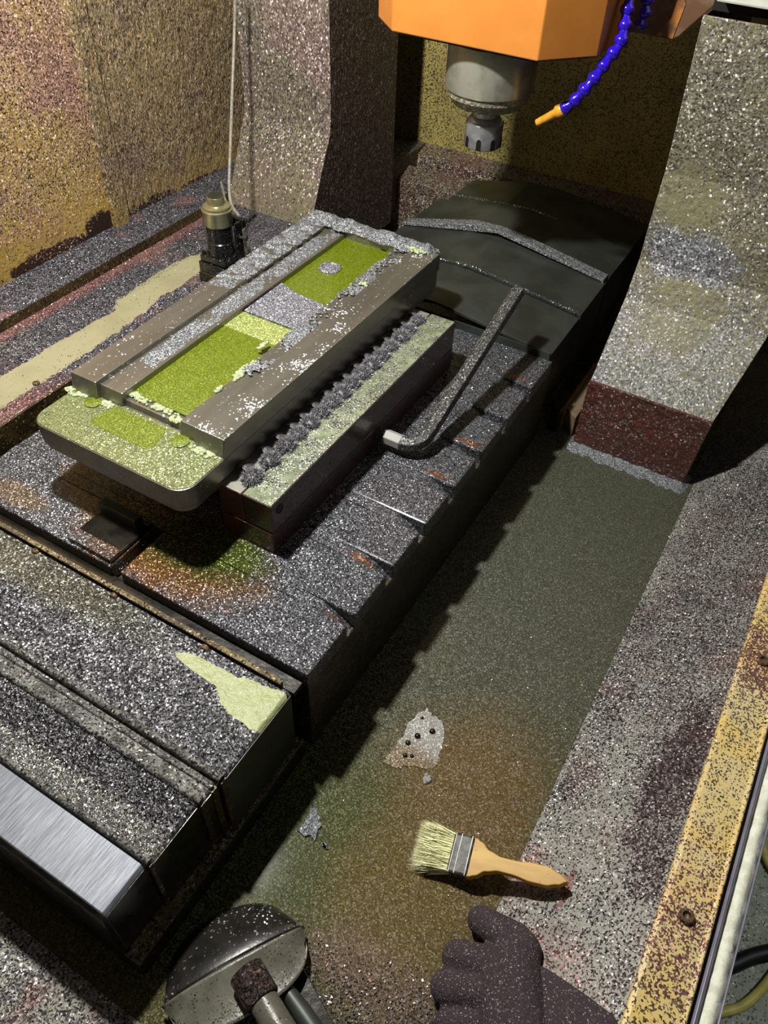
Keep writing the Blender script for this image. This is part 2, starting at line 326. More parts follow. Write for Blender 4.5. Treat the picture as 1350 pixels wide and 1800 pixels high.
M['orange'] = plain('orange paint', (188, 120, 52), 0, .42, .2, 14, (182, 114, 46), .06)
M['orange_edge'] = plain('worn orange edge', (160, 104, 48), 0, .45, .2, 60, (96, 66, 42))
M['saddle'] = plain('brown grimy plate', (124, 108, 88), .1, .5, .2, 12, (90, 62, 40), .1)
M['spindle'] = plain('spindle steel', (168, 168, 156), .5, .36, .2, 26, (140, 140, 126), .05)
M['spindle_rim'] = grit('spindle rim dust', (104, 100, 84), (206, 200, 180), cell=.003, tilt=.5, metal=.5, rough=.4)
M['nut'] = plain('collet nut steel', (176, 180, 188), .65, .28, .1, 60, (150, 152, 158))
M['black'] = plain('black', (8, 8, 8), 0, .5)
M['hose'] = plain('blue hose plastic', (44, 18, 190), 0, .18, .05, 50, (30, 12, 140), coat=.6)
M['nozzle'] = plain('orange nozzle', (206, 150, 44), 0, .3, .1, 60, (180, 124, 36), coat=.3)
M['setter_black'] = grit('black setter body', (14, 14, 14), (200, 200, 196), paint=(20, 20, 19), density=(.02, .07), dscale=30, cell=.0022, paint_rough=.25, coat=.4)
M['setter_silver'] = plain('champagne aluminium', (196, 192, 154), .85, .3, .1, 60, (180, 176, 136))
M['setter_cap'] = plain('setter cap', (84, 86, 72), .7, .3, .1, 60, (70, 72, 60))
M['cable'] = plain('grey cable', (150, 146, 134), .1, .5, .1, 200, (120, 116, 104), .3)
s_ = NT('brush wood'); f_ = s_.noise(60, 5, s_.stretch((.15, 1, 1)))
wc_ = s_.mix(s_.mr(f_, .35, .7), lin((202, 164, 70)), lin((176, 134, 50)))
wc_ = s_.mix(s_.mr(s_.noise(160, 3), .62, .72, 0, .6), wc_, lin((96, 70, 24)))
M['wood'] = s_.out(wc_, 0, .5, s_.bump(f_, .1, .001))
M['ferrule'] = plain('blackened tin', (52, 53, 50), .3, .5, .2, 120, (92, 93, 90))
M['ferrule_rib'] = plain('bright tin rib', (176, 176, 170), .3, .4, .1, 80, (150, 150, 146))
M['bristle'] = plain('pale bristles', (244, 244, 190), 0, .6, 0, 500, (250, 250, 214))
M['bristle_dark'] = plain('dirty bristles', (186, 182, 130), 0, .6, 0, 500, (120, 116, 76))
M['scoop'] = grit('scoop steel', (40, 38, 34), (190, 186, 170), paint=(88, 86, 76), paint2=(104, 102, 92), density=(.02, .14), dscale=20, cell=.002, paint_rough=.32, metal=.5)
M['scoop_dark'] = grit('wet black scoop wall', (20, 18, 18), (220, 214, 214), paint=(22, 22, 21), paint2=(36, 34, 30), density=(.01, .10), dscale=18, cell=.0024, paint_rough=.3, lump=(30, .2, .004), coat=.5)
s_ = NT('knitted glove'); v_ = s_.voro(1/.0011); c_ = s_.sep(v_.outputs['Color']); k_ = s_.noise(500, 3)
gc_ = s_.mix(s_.math('POWER', c_[0], 22.), s_.mix(k_, lin((38, 30, 36)), lin((70, 56, 62))), lin((196, 176, 172)))
M['glove'] = s_.out(gc_, 0, .8, s_.vm('NORMALIZE', s_.vm('ADD', s_.bump(k_, .9, .003), s_.vm('SCALE', s_.vm('SUBTRACT', v_.outputs['Color'], (.5, .5, .5)), scale=.6))))
M['channel'] = plain('grey painted channel', (134, 132, 148), .2, .32, .1, 30, (120, 118, 132))
M['seal'] = plain('white foam seal', (226, 230, 214), 0, .7, 0, 90, (206, 208, 190), .9)
M['concrete'] = grit('workshop floor', (70, 78, 64), (190, 198, 176), paint=(132, 142, 122), paint2=(112, 120, 104), density=(.2, .6), dscale=5, cell=.004, metal=.1, rough=.4, coat=.2)
M['cord'] = plain('yellow cord', (186, 178, 96), 0, .45, 0, 60, (170, 160, 80))
M['bolt'] = grit('rusty bolt', (30, 20, 14), (180, 150, 120), paint=(96, 70, 48), density=(.3, .7), cell=.002)
M['beam'] = plain('pale beam paint', (196, 200, 190), 0, .5, .1, 20, (180, 184, 172))

# ------------------------------------------------------------------ the setting
o = MB().box(-1.31, -.02, -.25, 2.0, -.012, 0).build('floor', M['tray']); st(o, 'steel chip tray floor under the coolant', 'tray floor')
PX0, PX1, PZ = -.022, .137, .095         # sloping right panel: foot x, top x, top z
o = MB().prism([(PX0, 0), (PX1, PZ), (PX1, PZ-.006), (PX0-.002, -.008)], -.2, 1.95, 'y').build('wall_right', M['panel'])
st(o, 'grey sloping side panel speckled with dark chips beside the tray', 'panel')
tr = thing('trim_1', 'yellow painted rail with rusty bolt heads along the sloping panel', 'rail', kind='structure')
MB().prism([(PX1-.002, PZ-.01), (PX1-.001, PZ+.004), (PX1+.004, PZ+.006), (.186, PZ+.006), (.190, PZ+.009), (.192, PZ+.007), (.192, PZ-.02)], -.2, 1.95, 'y').build('rail_plate', M['rail'], tr, .0012)
def bolt(p, r, h, parent, name='bolt', mat='bolt', axis=None):
    b = MB(); b.lathe([(r, 0), (r, h*.8), (r*.85, h), (r*.55, h), (r*.45, h*.55), (.0003, h*.5)], p, 12, axis)
    return b.build(name, M[mat], parent, smooth=35)
for px, py in ((1205, 1612), (1340, 1163)): bolt(onz(px, py, PZ+.006)-Vector((0, 0, .002)), .0085, .008, tr)
tr = thing('trim_2', 'grey door channel holding a white foam seal', 'door channel', kind='structure')
MB().prism([(.1925, PZ-.03), (.1925, PZ-.006), (.1945, PZ-.006), (.196, PZ+.001), (.1985, PZ+.004), (.2015, PZ+.002), (.203, PZ-.005), (.2195, PZ-.005), (.220, PZ+.001), (.2215, PZ+.001), (.2215, PZ-.06)], -.2, 1.95, 'y').build('channel', M['channel'], tr, .001)
sl = MB(); ny = 240
for j in range(ny+1):
    y = -.2+2.15*j/ny
    for i in range(5):
        t = i/4; x = .2028+.0168*t+random.uniform(-.0006, .0006)*(i in (0, 4))
        sl.v.append((x, y, PZ-.004+.007*math.sin(math.pi*min(1, max(0, t*1.0)))**.6+random.uniform(-.0007, .0007)))
for j in range(ny):
    for i in range(4): sl.f.append((j*5+i, j*5+i+1, j*5+i+6, j*5+i+5))
sl.build('seal', M['seal'], tr, smooth=60)
MB().box(.1925, .2215, -.2, 1.95, -.55, PZ-.055).build('channel_skirt', M['channel'], tr)
o = MB().box(.15, 2.2, -1., 2.6, -.61, -.60).build('floor', M['concrete']); st(o, 'greenish concrete workshop floor outside the machine', 'workshop floor')
cord = MB().tube(catmull([onz(1225, 1790, -.59), onz(1275, 1778, -.59), onz(1310, 1765, -.59), onz(1350, 1725, -.59), onz(1400, 1650, -.59)], 8), .0085, 8).build('power_cord', M['cord'], smooth=60)
tag(cord, 'yellow cord curving on the workshop floor low outside the channel', 'cord')
cord = MB().tube(catmull([onz(1320, 1440, -.59), onz(1338, 1480, -.59), onz(1352, 1520, -.59), onz(1390, 1570, -.59)], 8), .0085, 8).build('power_cord', M['cord'], smooth=60)
tag(cord, 'short stretch of yellow cord dropping behind the white seal', 'cord')
hs = MB().tube(catmull([onz(1255, 1700, -.585), onz(1285, 1697, -.585), onz(1320, 1682, -.585), onz(1360, 1672, -.585), onz(1420, 1660, -.585)], 8), .014, 8).build('floor_hose', M['black'], smooth=60)
tag(hs, 'black hose lying across the workshop floor', 'hose')
# front sill of the tray
a, b_ = onz(0, 1590, .004), onz(230, 1800, .004)
FY = .047
o = MB().prism([(FY, -.005), (FY, .006), (FY-.25, .05), (FY-.25, .03)], -1.3, -.262, 'x').build('wall_front', M['front_sill'])
st(o, 'chip-heaped front sill bounding the coolant channel', 'sill')
# left side
wl = thing('wall_left', 'yellow left enclosure wall caked with chips', 'wall', kind='structure')
WX = -1.285
MB().box(WX-.006, WX, .0, 1.09, .17, 1.2).build('panel', M['wall_a'], wl)
MB().box(WX-.007, WX-.002, 1.09, 1.95, .17, 1.2).build('panel', M['wall_b'], wl)
MB().prism([(WX-.001, 1.084), (WX+.012, 1.088), (WX+.010, 1.128), (WX-.003, 1.130)], .19, 1.2, 'z').build('seam_flange', M['wall_b'], wl, .002)
o = MB().prism([(WX-.004, .18), (WX-.004, .212), (-1.214, .205), (-1.208, .199), (-1.208, .17)], .0, 1.95, 'y').build('baseboard_left', M['foot'])
st(o, 'chip-filled foot flange running along the left wall', 'flange')
MB().box(-1.209, -1.2055, .0, 1.95, .172, .1995).build('flange_face', M['ledge_edge'], o)
# its small yellow chip of paint
tl = thing('trim_3', 'left ledge with a bare paint stripe between chips', 'ledge', kind='structure')
MB().box(-1.21, -1.0, .0, 1.95, .168, .18).build('ledge_sheet', M['ledge'], tl, .002)
MB().box(-1.003, -.997, .0, 1.95, .06, .179).build('ledge_lip', M['ledge_edge'], tl, .001)
bolt(onz(64, 675, .18), .006, .004, tl)
# back
o = MB().box(-1.31, .6, 1.95, 1.965, -.01, 1.2).build('wall_back', M['back']); st(o, 'yellow chip-speckled back wall behind the spindle', 'wall')
o = MB().prism([(1.80, 0), (1.80, .135), (1.86, .15), (1.865, .125), (1.90, .12), (1.905, .165), (1.95, .18), (1.95, 0)], -1.2, .2, 'x').build('trim_4', M['back_ledge'])
st(o, 'stepped dirty ledge at the foot of the back wall', 'ledge')

# ------------------------------------------------------------------ gantry columns and beam
cl = thing('gantry_column_cover', 'grey sheet-metal column cover rising behind the tool setter', 'column cover')
LX = -.975
def sheet(prof, xa, xb, t, name, mat, parent, flare=None):
    n = len(prof); mb = MB(); v = []
    for dy in (0, t):
        for i, (y, z) in enumerate(prof):
            r = xb if flare is None else flare[i]
            v += [(xa, y+dy, z), (r, y+dy, z)]
    f = []
    for i in range(n-1):
        f.append((2*i, 2*i+1, 2*i+3, 2*i+2)); k = 2*n; f.append((k+2*i, k+2*i+2, k+2*i+3, k+2*i+1))
        f.append((2*i, 2*i+2, k+2*i+2, k+2*i)); f.append((2*i+1, k+2*i+1, k+2*i+3, 2*i+3))
    f.append((0, 2*n, 2*n+1, 1)); f.append((2*n-2, 2*n-1, 4*n-1, 4*n-2))
    return mb.add(v, f).build(name, mat, parent, .0015)
profL = [(1.30, .05), (1.374, .199), (1.432, .318), (1.450, .352), (1.455, .39), (1.455, 1.0)]
sheet(profL, -1.205, LX, .004, 'front_sheet', M['col_l'], cl, [LX]*6)
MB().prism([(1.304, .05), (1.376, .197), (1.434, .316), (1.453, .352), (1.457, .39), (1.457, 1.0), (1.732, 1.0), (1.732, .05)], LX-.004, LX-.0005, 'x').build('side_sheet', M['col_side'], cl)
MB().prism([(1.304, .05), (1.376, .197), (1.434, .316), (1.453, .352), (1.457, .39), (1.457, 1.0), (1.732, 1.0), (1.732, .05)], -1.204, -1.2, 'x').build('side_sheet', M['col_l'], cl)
cr = thing('gantry_column_cover', 'olive sheet-metal column cover with a brown painted foot', 'column cover')
RX = -.251
pr = [onx(x, y, RX) for x, y in ((1013, 757), (1037, 671), (1068, 597), (1100, 521), (1124, 454), (1140, 396), (1169, 300), (1236, 26))]
profR = [(p.y, p.z) for p in pr]; y0, z0 = profR[0]; profR[0] = (y0, .0)
fl = [-.036, -.028, -.016, -.004, .004, .008, .02, .06]
sheet(profR[1:], RX, 0, .004, 'front_sheet', M['col_r'], cr, fl[1:])
ft = [(profR[0][0]-.003, 0.), (profR[1][0]-.003, profR[1][1]+.004)]
sheet(ft, RX-.001, 0, .006, 'foot_band', M['col_foot'], cr, [fl[0]+.001, fl[1]+.001])
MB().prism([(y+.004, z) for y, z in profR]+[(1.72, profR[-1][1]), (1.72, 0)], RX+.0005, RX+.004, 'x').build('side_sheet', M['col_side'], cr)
gb = thing('gantry_beam', 'pale beam end above the olive column cover', 'beam')
tz = profR[-1][1]
MB().box(RX+.004, .35, profR[-1][0]+.03, 1.72, tz+.001, tz+.022).build('beam_gap_shade', M['black'], gb)  # black sheet standing in for the shadow band under the beam
MB().box(RX+.012, .35, profR[-1][0]-.004, 1.72, tz+.018, tz+.30).build('beam_front', M['beam'], gb, .003)
# ------------------------------------------------------------------ machine table
TX0, TX1, TY0, TY1, TZ = -.945, -.322, .412, 1.194, .177
tb = thing('machine_table', 'chip-covered slotted machine table', 'machine table')
MB().box(TX0, TX1, TY0, TY1, .0, .150).build('table_body', M['table_side'], tb, .002)
slots = [.510, .609, .702, .795, .889, .988, 1.090]; SW = .009
edges = [TY0]+[y for c in slots for y in (c-SW, c+SW)]+[TY1]
for i in range(0, len(edges), 2):
    a, b_ = edges[i], edges[i+1]
    if i == 0:
        MB().box(TX0, -.645, a, b_, .148, TZ).build('table_rib', M['table'], tb, .003); MB().box(-.629, TX1, a, b_, .148, TZ).build('table_rib', M['table'], tb, .003)
    else: MB().box(TX0, TX1, a, b_, .148, TZ).build('table_rib', M['table'], tb, .003)
for c in slots:        # packed chips in each slot, fallen away at the open end
    e = random.uniform(.035, .07)
    MB().prism([(TX0, .149), (TX0, TZ-.001), (TX1-e-.05, TZ-.0005), (TX1-e, TZ-.004), (TX1-e*.6, TZ-.012), (TX1-.004, .150), (TX1-.004, .149)], c-SW, c+SW, 'y').build('slot_chips', M['table'], tb)
# wiper plate with bolts at the table's front
wp_ = thing('table_wiper', 'rusty wiper strip with bolts along the front of the table', 'wiper strip')
MB().box(TX0, -.345, .388, .392, .150, .172).build('strip', M['ledge_edge'], wp_, .0008)
MB().box(TX0, -.345, .3865, .3935, .171, .1735).build('strip_edge', M['base'], wp_, .0008)
MB().box(TX0, -.33, .392, .413, .150, .158).build('gutter', M['oily'], wp_)
for px, py in ((68, 968), (205, 1046), (365, 1137)): bolt(Vector((ony(px, py, .388).x, .389, .1615)), .0075, .009, wp_, axis=(0, -1, 0))
# ------------------------------------------------------------------ front telescopic cover
fc = thing('front_way_cover', 'stepped telescopic way cover buried in chips in front of the table', 'way cover')
def seg(name, x1, y0, y1, z, mat, th=.006, side='oily'):
    MB().prism([(TX0, z-th), (TX0, z), (x1-.004, z), (x1, z-.004), (x1, .035), (x1-.003, .035), (x1-.003, z-th)], y0, y1, 'y').build(name, M[mat], fc, .0015)
    MB().box(x1-.002, x1+.0006, y0+.001, y1-.001, .036, z-.005).build('side_skin', M[side], fc)
seg('cover_panel', -.331, .262, .388, .165, 'seg1', side='cover_dark')
seg('cover_panel', -.336, .228, .262, .159, 'wiper')
seg('cover_panel', -.340, .152, .228, .156, 'seg2')
seg('cover_panel', -.3465, .090, .152, .150, 'brushed')
for y, x1, z, hgt in ((.259, -.333, .164, .005), (.247, -.337, .159, .003), (.229, -.338, .157, .0045), (.1525, -.343, .154, .0045)):
    MB().tube([(TX0, y, z), (x1, y, z)], hgt, 8).build('wiper_lip', M['wiper'], fc, smooth=60)
    MB().box(x1-.001, x1+.003, y-.004, y+.004, .05, z-.002).build('lip_end', M['ledge_edge'], fc)
fp = MB().prism([(.0895, .1495), (.0855, .1455), (.0845, .13), (.0845, .0), (.0905, .0), (.0905, .1495)], TX0, -.3465, 'x').build('front_face', M['oily'], fc, .002)
MB().prism(rrect(TX0, -.324, .083, .40, .006, 3), .0, .032, 'z').build('base_block', M['oily'], fc, .002)
MB().prism(rrect(-.348, -.3255, .085, .40, .003, 3), .0305, .0345, 'z').build('base_flange', M['base'], fc, .001)
bolt(onz(240, 1630, .034), .0075, .006, fc)
# ------------------------------------------------------------------ rear telescopic cover (roof shaped)
rc = thing('rear_way_cover', 'black oiled telescopic way cover behind the table', 'way cover')
def roof(y0, y1, zr, name, mat, x0=-.792, x1=-.328, drop=.028, th=.005, dz=0., xr=-.57):
    v = []
    for y, q in ((y0, 0), (y1, dz)):
        for x, z in ((x0, zr-drop*1.2), (xr-.06, zr-.002), (xr, zr), (xr+.05, zr-.004), (x1, zr-drop), (x1, .05), (x1-.004, .05), (x1-.004, zr-drop-th), (xr, zr-th), (x0, zr-drop*1.2-th)):
            v.append((x, y, z+q))
    n = 10; f = [tuple(range(n-1, -1, -1)), tuple(range(n, 2*n))]+[(i, (i+1) % n, n+(i+1) % n, n+i) for i in range(n)]
    return MB().add(v, f).build(name, M[mat], rc, .001)
roof(1.196, 1.345, .215, 'cover_panel', 'cover_dark', dz=.004)
roof(1.335, 1.475, .226, 'cover_panel', 'cover_dark', x1=-.326, x0=-.794, dz=.004)
roof(1.465, 1.492, .246, 'wiper_ridge', 'drift', x1=-.330, x0=-.797, drop=.036)
roof(1.490, 1.630, .232, 'cover_panel', 'cover_dark', x1=-.326, x0=-.79)
roof(1.625, 1.790, .222, 'cover_panel', 'cover_dark', x1=-.332, x0=-.78)
MB().box(-.79, -.33, 1.193, 1.198, .16, .19).build('end_plate', M['cover_dark'], rc)
for y, z, nm in ((1.336, .2265, 1), (1.627, .2335, 2)):
    pts = []
    for k in range(1400 if nm == 1 else 900):
        x = random.uniform(-.785, -.335 if nm == 1 else -.5); d = abs(x+.57); zz = z-.004*min(1, d/.05)-(.024*max(0, x+.52)/.2 if x > -.52 else .03*max(0, -.63-x)/.3)
        pts.append((x, y+random.gauss(0, .0022)-.001, zz))
    flakes('chip_line', M['chip'], pts, .0028, rc)
# rails glimpsed beside the table under the right column
rl = thing('guide_rail_cover', 'dark guide rail with an orange edge strip between table and column', 'rail cover')
MB().box(-.312, -.292, 1.22, 1.70, .0, .06).build('rail_body', M['oily'], rl, .002)
q = [onz(985, 745, .004), onz(1013, 757, .004)]
MB().prism([(-.288, 1.245), (-.262, 1.225), (-.262, 1.36), (-.288, 1.38)], .0, .05, 'z').build('rail_plate', M['saddle'], rl, .001)
MB().prism([(-.292, 1.24), (-.288, 1.24), (-.288, 1.40), (-.292, 1.40)], .0, .062, 'z').build('edge_strip', M['orange_edge'], rl)

# ------------------------------------------------------------------ vise jaw and workpiece
vj = thing('vise_jaw', 'dark steel jaw bar with rusty red end bolted to the table', 'vise jaw')
JX0, JX1, JY0, JY1, JZ = -.56, -.472, .550, 1.078, .267
MB().box(JX0, JX1, JY0, JY1, TZ-.001, .2155).build('lower_bar', M['jaw'], vj, .0015)
MB().box(JX0+.002, JX1-.001, JY0-.0015, JY0+.002, TZ, .2145).build('end_face', M['jaw_red'], vj)
MB().box(-.5195, JX1, JY0, JY1, .2165, JZ).build('upper_jaw', M['jaw'], vj, .0015)
MB().box(-.518, JX1-.001, JY0+.001, JY1-.001, JZ-.001, JZ+.0012).build('top_grime', M['jaw_top'], vj, .0008)
MB().box(JX0, -.5205, JY0, JY1, .2165, JZ-.0015).build('jaw_plate', M['jaw_red'], vj, .001)
MB().box(JX0+.001, -.5215, JY0+.0005, JY1-.001, JZ-.002, JZ).build('plate_top', M['spindle'], vj, .0006)
MB().box(-.80, -.74, .62, 1.10, TZ-.001, .263).build('inner_support', M['jaw'], vj, .0015)
hole = MB().lathe([(.0075, 0), (.0075, .001), (.006, .0012), (.0058, .0006)], (JX1-.0003, .568, .250), 18, (1, 0, 0)).build('bolt_hole', M['black'], vj)
MB().lathe([(.012, 0), (.012, .004), (.0105, .005), (.010, .0035)], (JX1-.001, .838, .212), 20, (1, 0, 0)).build('screw_socket', M['jaw_red'], vj)

wk = thing('workpiece', 'grey steel mould plate with raised rails and lime coolant pockets', 'workpiece')
WX0, WX1, WY0, WY1 = -.826, -.552, .480, 1.176
WB, WL, WT = .2625, .304, .333
pb = MB().prism(rrect(WX0, WX1, WY0, WY1, .026), WB+.010, WL, 'z').build('plate', M['work'], wk, .0015)
MB().prism(rrect(WX0+.003, WX1-.003, WY0+.003, WY1-.003, .024), WB, WB+.0105, 'z').build('bottom_step', M['work'], wk, .001)
MB().prism(rrect(WX0+.0015, WX1-.0015, WY0+.0015, .9, .025)[-9:]+rrect(WX0+.0015, WX1-.0015, WY0+.0015, .9, .025)[:9]+[(WX1-.0015, .572), (WX0+.0015, .572)], WL-.001, WL+.0012, 'z').build('wet_chips', M['work_low'], wk, .0005)
def rail(x0, x1, y0, y1, z, name='rail', slope=.006, bev=.0015):
    return MB().prism([(y0-slope, WL-.002), (y0, z), (y1, z), (y1, WL-.002)], x0, x1, 'x').build(name, M['work'], wk, bev)
rail(WX0+.0002, -.778, .566, 1.160, WT)
rail(-.779, -.738, .574, 1.150, .3255, 'inner_lip')
rail(-.602, WX1-.0002, .566, 1.160, WT)
rail(-.632, -.601, .572, 1.150, .3265, 'inner_lip')
MB().prism(rrect(WX0+.0002, WX1-.0002, 1.143, WY1-.0005, .018, 6), WL-.002, WT-.0005, 'z').build('back_wall', M['work'], wk, .0015)
rail(-.740, -.630, .578, .594, .3125, 'front_lip', .003)
PZ1 = .3165
MB().box(-.7385, -.6315, .593, .795, WL-.002, PZ1).build('coolant', M['lime'], wk)
MB().box(-.7385, -.6315, .794, .842, WL-.002, PZ1+.0012).build('chip_step', M['lime_pale'], wk, .001)
MB().prism([(-.736, .842), (-.634, .842), (-.6335, .918), (-.640, .926), (-.70, .932), (-.7365, .945)], WL-.002, PZ1+.0052, 'z').build('chip_pad', M['plate_chip'], wk, .0015)
MB().box(-.7385, -.6315, .918, 1.145, WL-.002, PZ1).build('coolant', M['lime'], wk)
pc_ = onz(580, 472, PZ1)
MB().lathe([(.0195, -.004), (.0195, .002), (.017, .0035), (.0145, .0035), (.0135, .002), (.0005, .002)], pc_, 28).build('plug', M['plate_chip'], wk, smooth=40)
pool = [onz(x, y, WL+.0014) for x, y in ((157, 743), (168, 733), (196, 741), (203, 716), (292, 753), (288, 764), (268, 772), (268, 788), (256, 790))]
MB().prism([(p.x, p.y) for p in ([pool[i] for i in (0, 1, 3, 4, 5, 7, 8)])], WL-.001, WL+.0019, 'z').build('coolant', M['lime'], wk, .0006)
for px, py in ((164, 708), (317, 777)):
    MB().lathe([(.0125, -.002), (.0125, .002), (.0115, .0025)], onz(px, py, WL+.001), 20).build('coolant', M['lime'], wk, smooth=40)
for px, py in ((84, 728), (313, 836)):
    MB().lathe([(.0042, -.001), (.0042, .0016), (.0036, .0017), (.0034, .0005)], onz(px, py, WL), 14).build('bolt_hole', M['black'], wk)
# chips drifted over the far end and the left rail
def drift(name, mat, parent, x0, x1, y0, y1, nx, ny, hf, zbase, kind=None):
    mb = MB(); g = np.zeros((ny, nx))
    for j in range(ny):
        for i in range(nx):
            x = x0+(x1-x0)*i/(nx-1); y = y0+(y1-y0)*j/(ny-1); h = hf(x, y)
            mb.v.append((x, y, zbase(x, y) if callable(zbase) else zbase)); g[j, i] = h; mb.v[-1] = (x, y, mb.v[-1][2]+h)
    for j in range(ny-1):
        for i in range(nx-1):
            if max(g[j, i], g[j+1, i], g[j, i+1], g[j+1, i+1]) > 0: mb.f.append((j*nx+i, j*nx+i+1, (j+1)*nx+i+1, (j+1)*nx+i))
    o = mb.build(name, mat, parent, smooth=70); o['kind'] = 'stuff'; return o
def ramp(t, a, b): t = min(1, max(0, (t-a)/(b-a))); return t*t*(3-2*t)
def hback(x, y):
    n = float(fld(x, y, 90)); e = float(fld(x, y, 260, 2))
    return .010*ramp(y, 1.125+.02*n, 1.155)*ramp(1.178-y, 0, .012)*ramp(x, WX0-.004, WX0+.01)*ramp(-x, .556, .575)*(.4+.8*n+.3*e)-.0008
drift('chip_drift', M['drift'], wk, WX0-.004, -.553, 1.11, 1.178, 110, 40, hback, WT-.001)
def hleft(x, y):
    n = float(fld(x*.4, y, 190, 1)); e = float(fld(x, y, 330, 3)); m = float(fld(x, y, 40, 5))
    return (.0068*ramp(y, .80, .98)*ramp(x, WX0-.003, WX0+.008)*ramp(-x, .772, .79)*ramp(1.16-y, 0, .02)*(n*1.2+.4*e-.35)+.002*(m-.55)*ramp(x, WX0, WX0+.01)*ramp(-x, .78, .79))-.0007
drift('chip_drift', M['drift'], wk, WX0-.003, -.772, .62, 1.165, 30, 260, hleft, WT)
def hlip(x, y):
    e = float(fld(x, y, 420, 3)); m = float(fld(x, y, 55, 6))
    return .0042*ramp(x, -.780, -.770)*ramp(-x, .737, .75)*(m*.9+e*.6-.1)*ramp(y, .60, .68)-.0016
drift('chip_drift', M['drift'], wk, -.780, -.737, .60, 1.15, 22, 240, hlip, .3255)
def hright(x, y):
    e = float(fld(x, y, 500, 4)); m = float(fld(x, y, 45, 2))
    return .003*(m*.8+e*.5-.72)*ramp(x, -.632, -.622)
drift('chip_drift', M['drift'], wk, -.632, -.585, .70, 1.15, 24, 240, hright, .330)
# foam where the pockets overflow
def foam(center, rx, ry, n, parent, r0=.002, r1=.005):
    mb = MB(); c = Vector(center)
    for k in range(n):
        a = random.uniform(0, 6.28); d = math.sqrt(random.random()); r = random.uniform(r0, r1)*(1.15-.5*d)
        p = c+Vector((rx*d*math.cos(a), ry*d*math.sin(a), 0))
        mb.lathe([(r*.2, -r*.3), (r*.9, 0), (r*.95, r*.35), (r*.6, r*.75), (r*.1, r*.92)], p, 7)
    o = mb.build('foam', M['foam'], parent, smooth=80); o['kind'] = 'stuff'; return o
for px, py, z, rx, ry, n in ((135, 690, WL+.001, .020, .008, 60), (357, 795, WL+.001, .022, .007, 60), (190, 712, WL+.001, .012, .006, 30), (338, 760, WL+.002, .010, .009, 45), (175, 690, WL+.003, .008, .010, 40),
                             (270, 712, .313, .048, .006, 70), (240, 695, .314, .014, .006, 24), (310, 738, .3125, .012, .006, 24), (430, 652, .327, .008, .028, 60), (462, 608, .326, .004, .012, 16), (640, 500, WT, .008, .006, 14), (735, 440, WT+.002, .018, .012, 50), (385, 685, .327, .003, .008, 10)):
    foam(onz(px, py, z), rx, ry, n, wk)
# ------------------------------------------------------------------ swarf tufts along the jaw
def tuft_mesh(seed, mat, dark):
    r = random.Random(seed); me = bpy.data.meshes.new('fuzz'); v = []; f = []
    for k in range(620):                        # short fur over a rounded lobe
        a = r.uniform(0, 6.283); el = math.asin(r.random()); c = Vector((.005, 0, 0))
        d = Vector((math.cos(a)*math.cos(el), math.sin(a)*math.cos(el), math.sin(el)))
        b = c+Vector((d.x*.0105, d.y*.0125, d.z*.0085)); L = r.uniform(.0025, .0055)
        dd = (d+Vector((r.gauss(0, .25), r.gauss(0, .25), r.gauss(0, .2)))).normalized()
        t = dd.cross(Vector((r.gauss(0, 1), r.gauss(0, 1), r.gauss(0, 1)))).normalized()*r.uniform(.0004, .0008)
        k0 = len(v); v += [b-t, b+t, b+dd*L]; f.append((k0, k0+1, k0+2))
    me.from_pydata([tuple(p) for p in v], [], f); me.materials.append(mat)
    md = bpy.data.meshes.new('scale'); v = []; f = []; n = 22
    for j in range(5):                          # ribbed scale lying against the workpiece
        for i in range(n+1):
            a = math.pi*(-.55+1.25*i/n)+math.pi*.5; q = .0165*(j+.4)/4.4*(1+.12*(i % 2)*(j > 1)+r.uniform(-.04, .04))
            v.append((-.010+q*math.cos(a)*.9, q*math.sin(a), 0.0095-.0088*(j/4)**1.9+.0012*(i % 2)*(j/4)))
    for j in range(4):
        for i in range(n): f.append((j*(n+1)+i, j*(n+1)+i+1, (j+1)*(n+1)+i+1, (j+1)*(n+1)+i))
    md.from_pydata(v, [], f); md.materials.append(dark)
    mc = MB(); mc.lathe([(.0115, 0), (.0112, .003), (.009, .0062), (.004, .0082), (.0005, .0087)], (.005, 0, 0), 14)
    return me, md, mc
variants = []
for sd in (1, 2, 3): variants.append(tuft_mesh(sd, M['swarf'], M['swarf_dark']))
tp = [(100, 1190), (215, 1070), (320, 980), (415, 910), (490, 840), (565, 770), (640, 700), (705, 640), (770, 580), (830, 510), (900, 450), (955, 390), (1010, 325), (1075, 265), (1140, 222), (1215, 160)]
core = None
for k, (zx, zy) in enumerate(tp):
    p = onz(420+zx/3.75, 520+zy/3.75, JZ+.006); me, md, mc = variants[k % 3]
    t = thing('swarf_tuft', 'furry grey swarf tuft in the row on the jaw beside the workpiece', 'swarf', 'swarf tufts along the jaw')
    t.location = (-.531, p.y, JZ+.0005); t.rotation_euler = (0, 0, random.uniform(-.25, .25))
    sc = random.uniform(1.05, 1.25)*(.85 if k == 15 else 1); t.scale = (sc, sc, sc)
    if core is None: core = mc.build('core', M['swarf_dark'], t, smooth=60)
    else: c2 = core.copy(); COL.objects.link(c2); c2.parent = t
    for nm, mm in (('fuzz', me), ('scale', md)):
        q = bpy.data.objects.new(nm, mm); COL.objects.link(q); q.parent = t

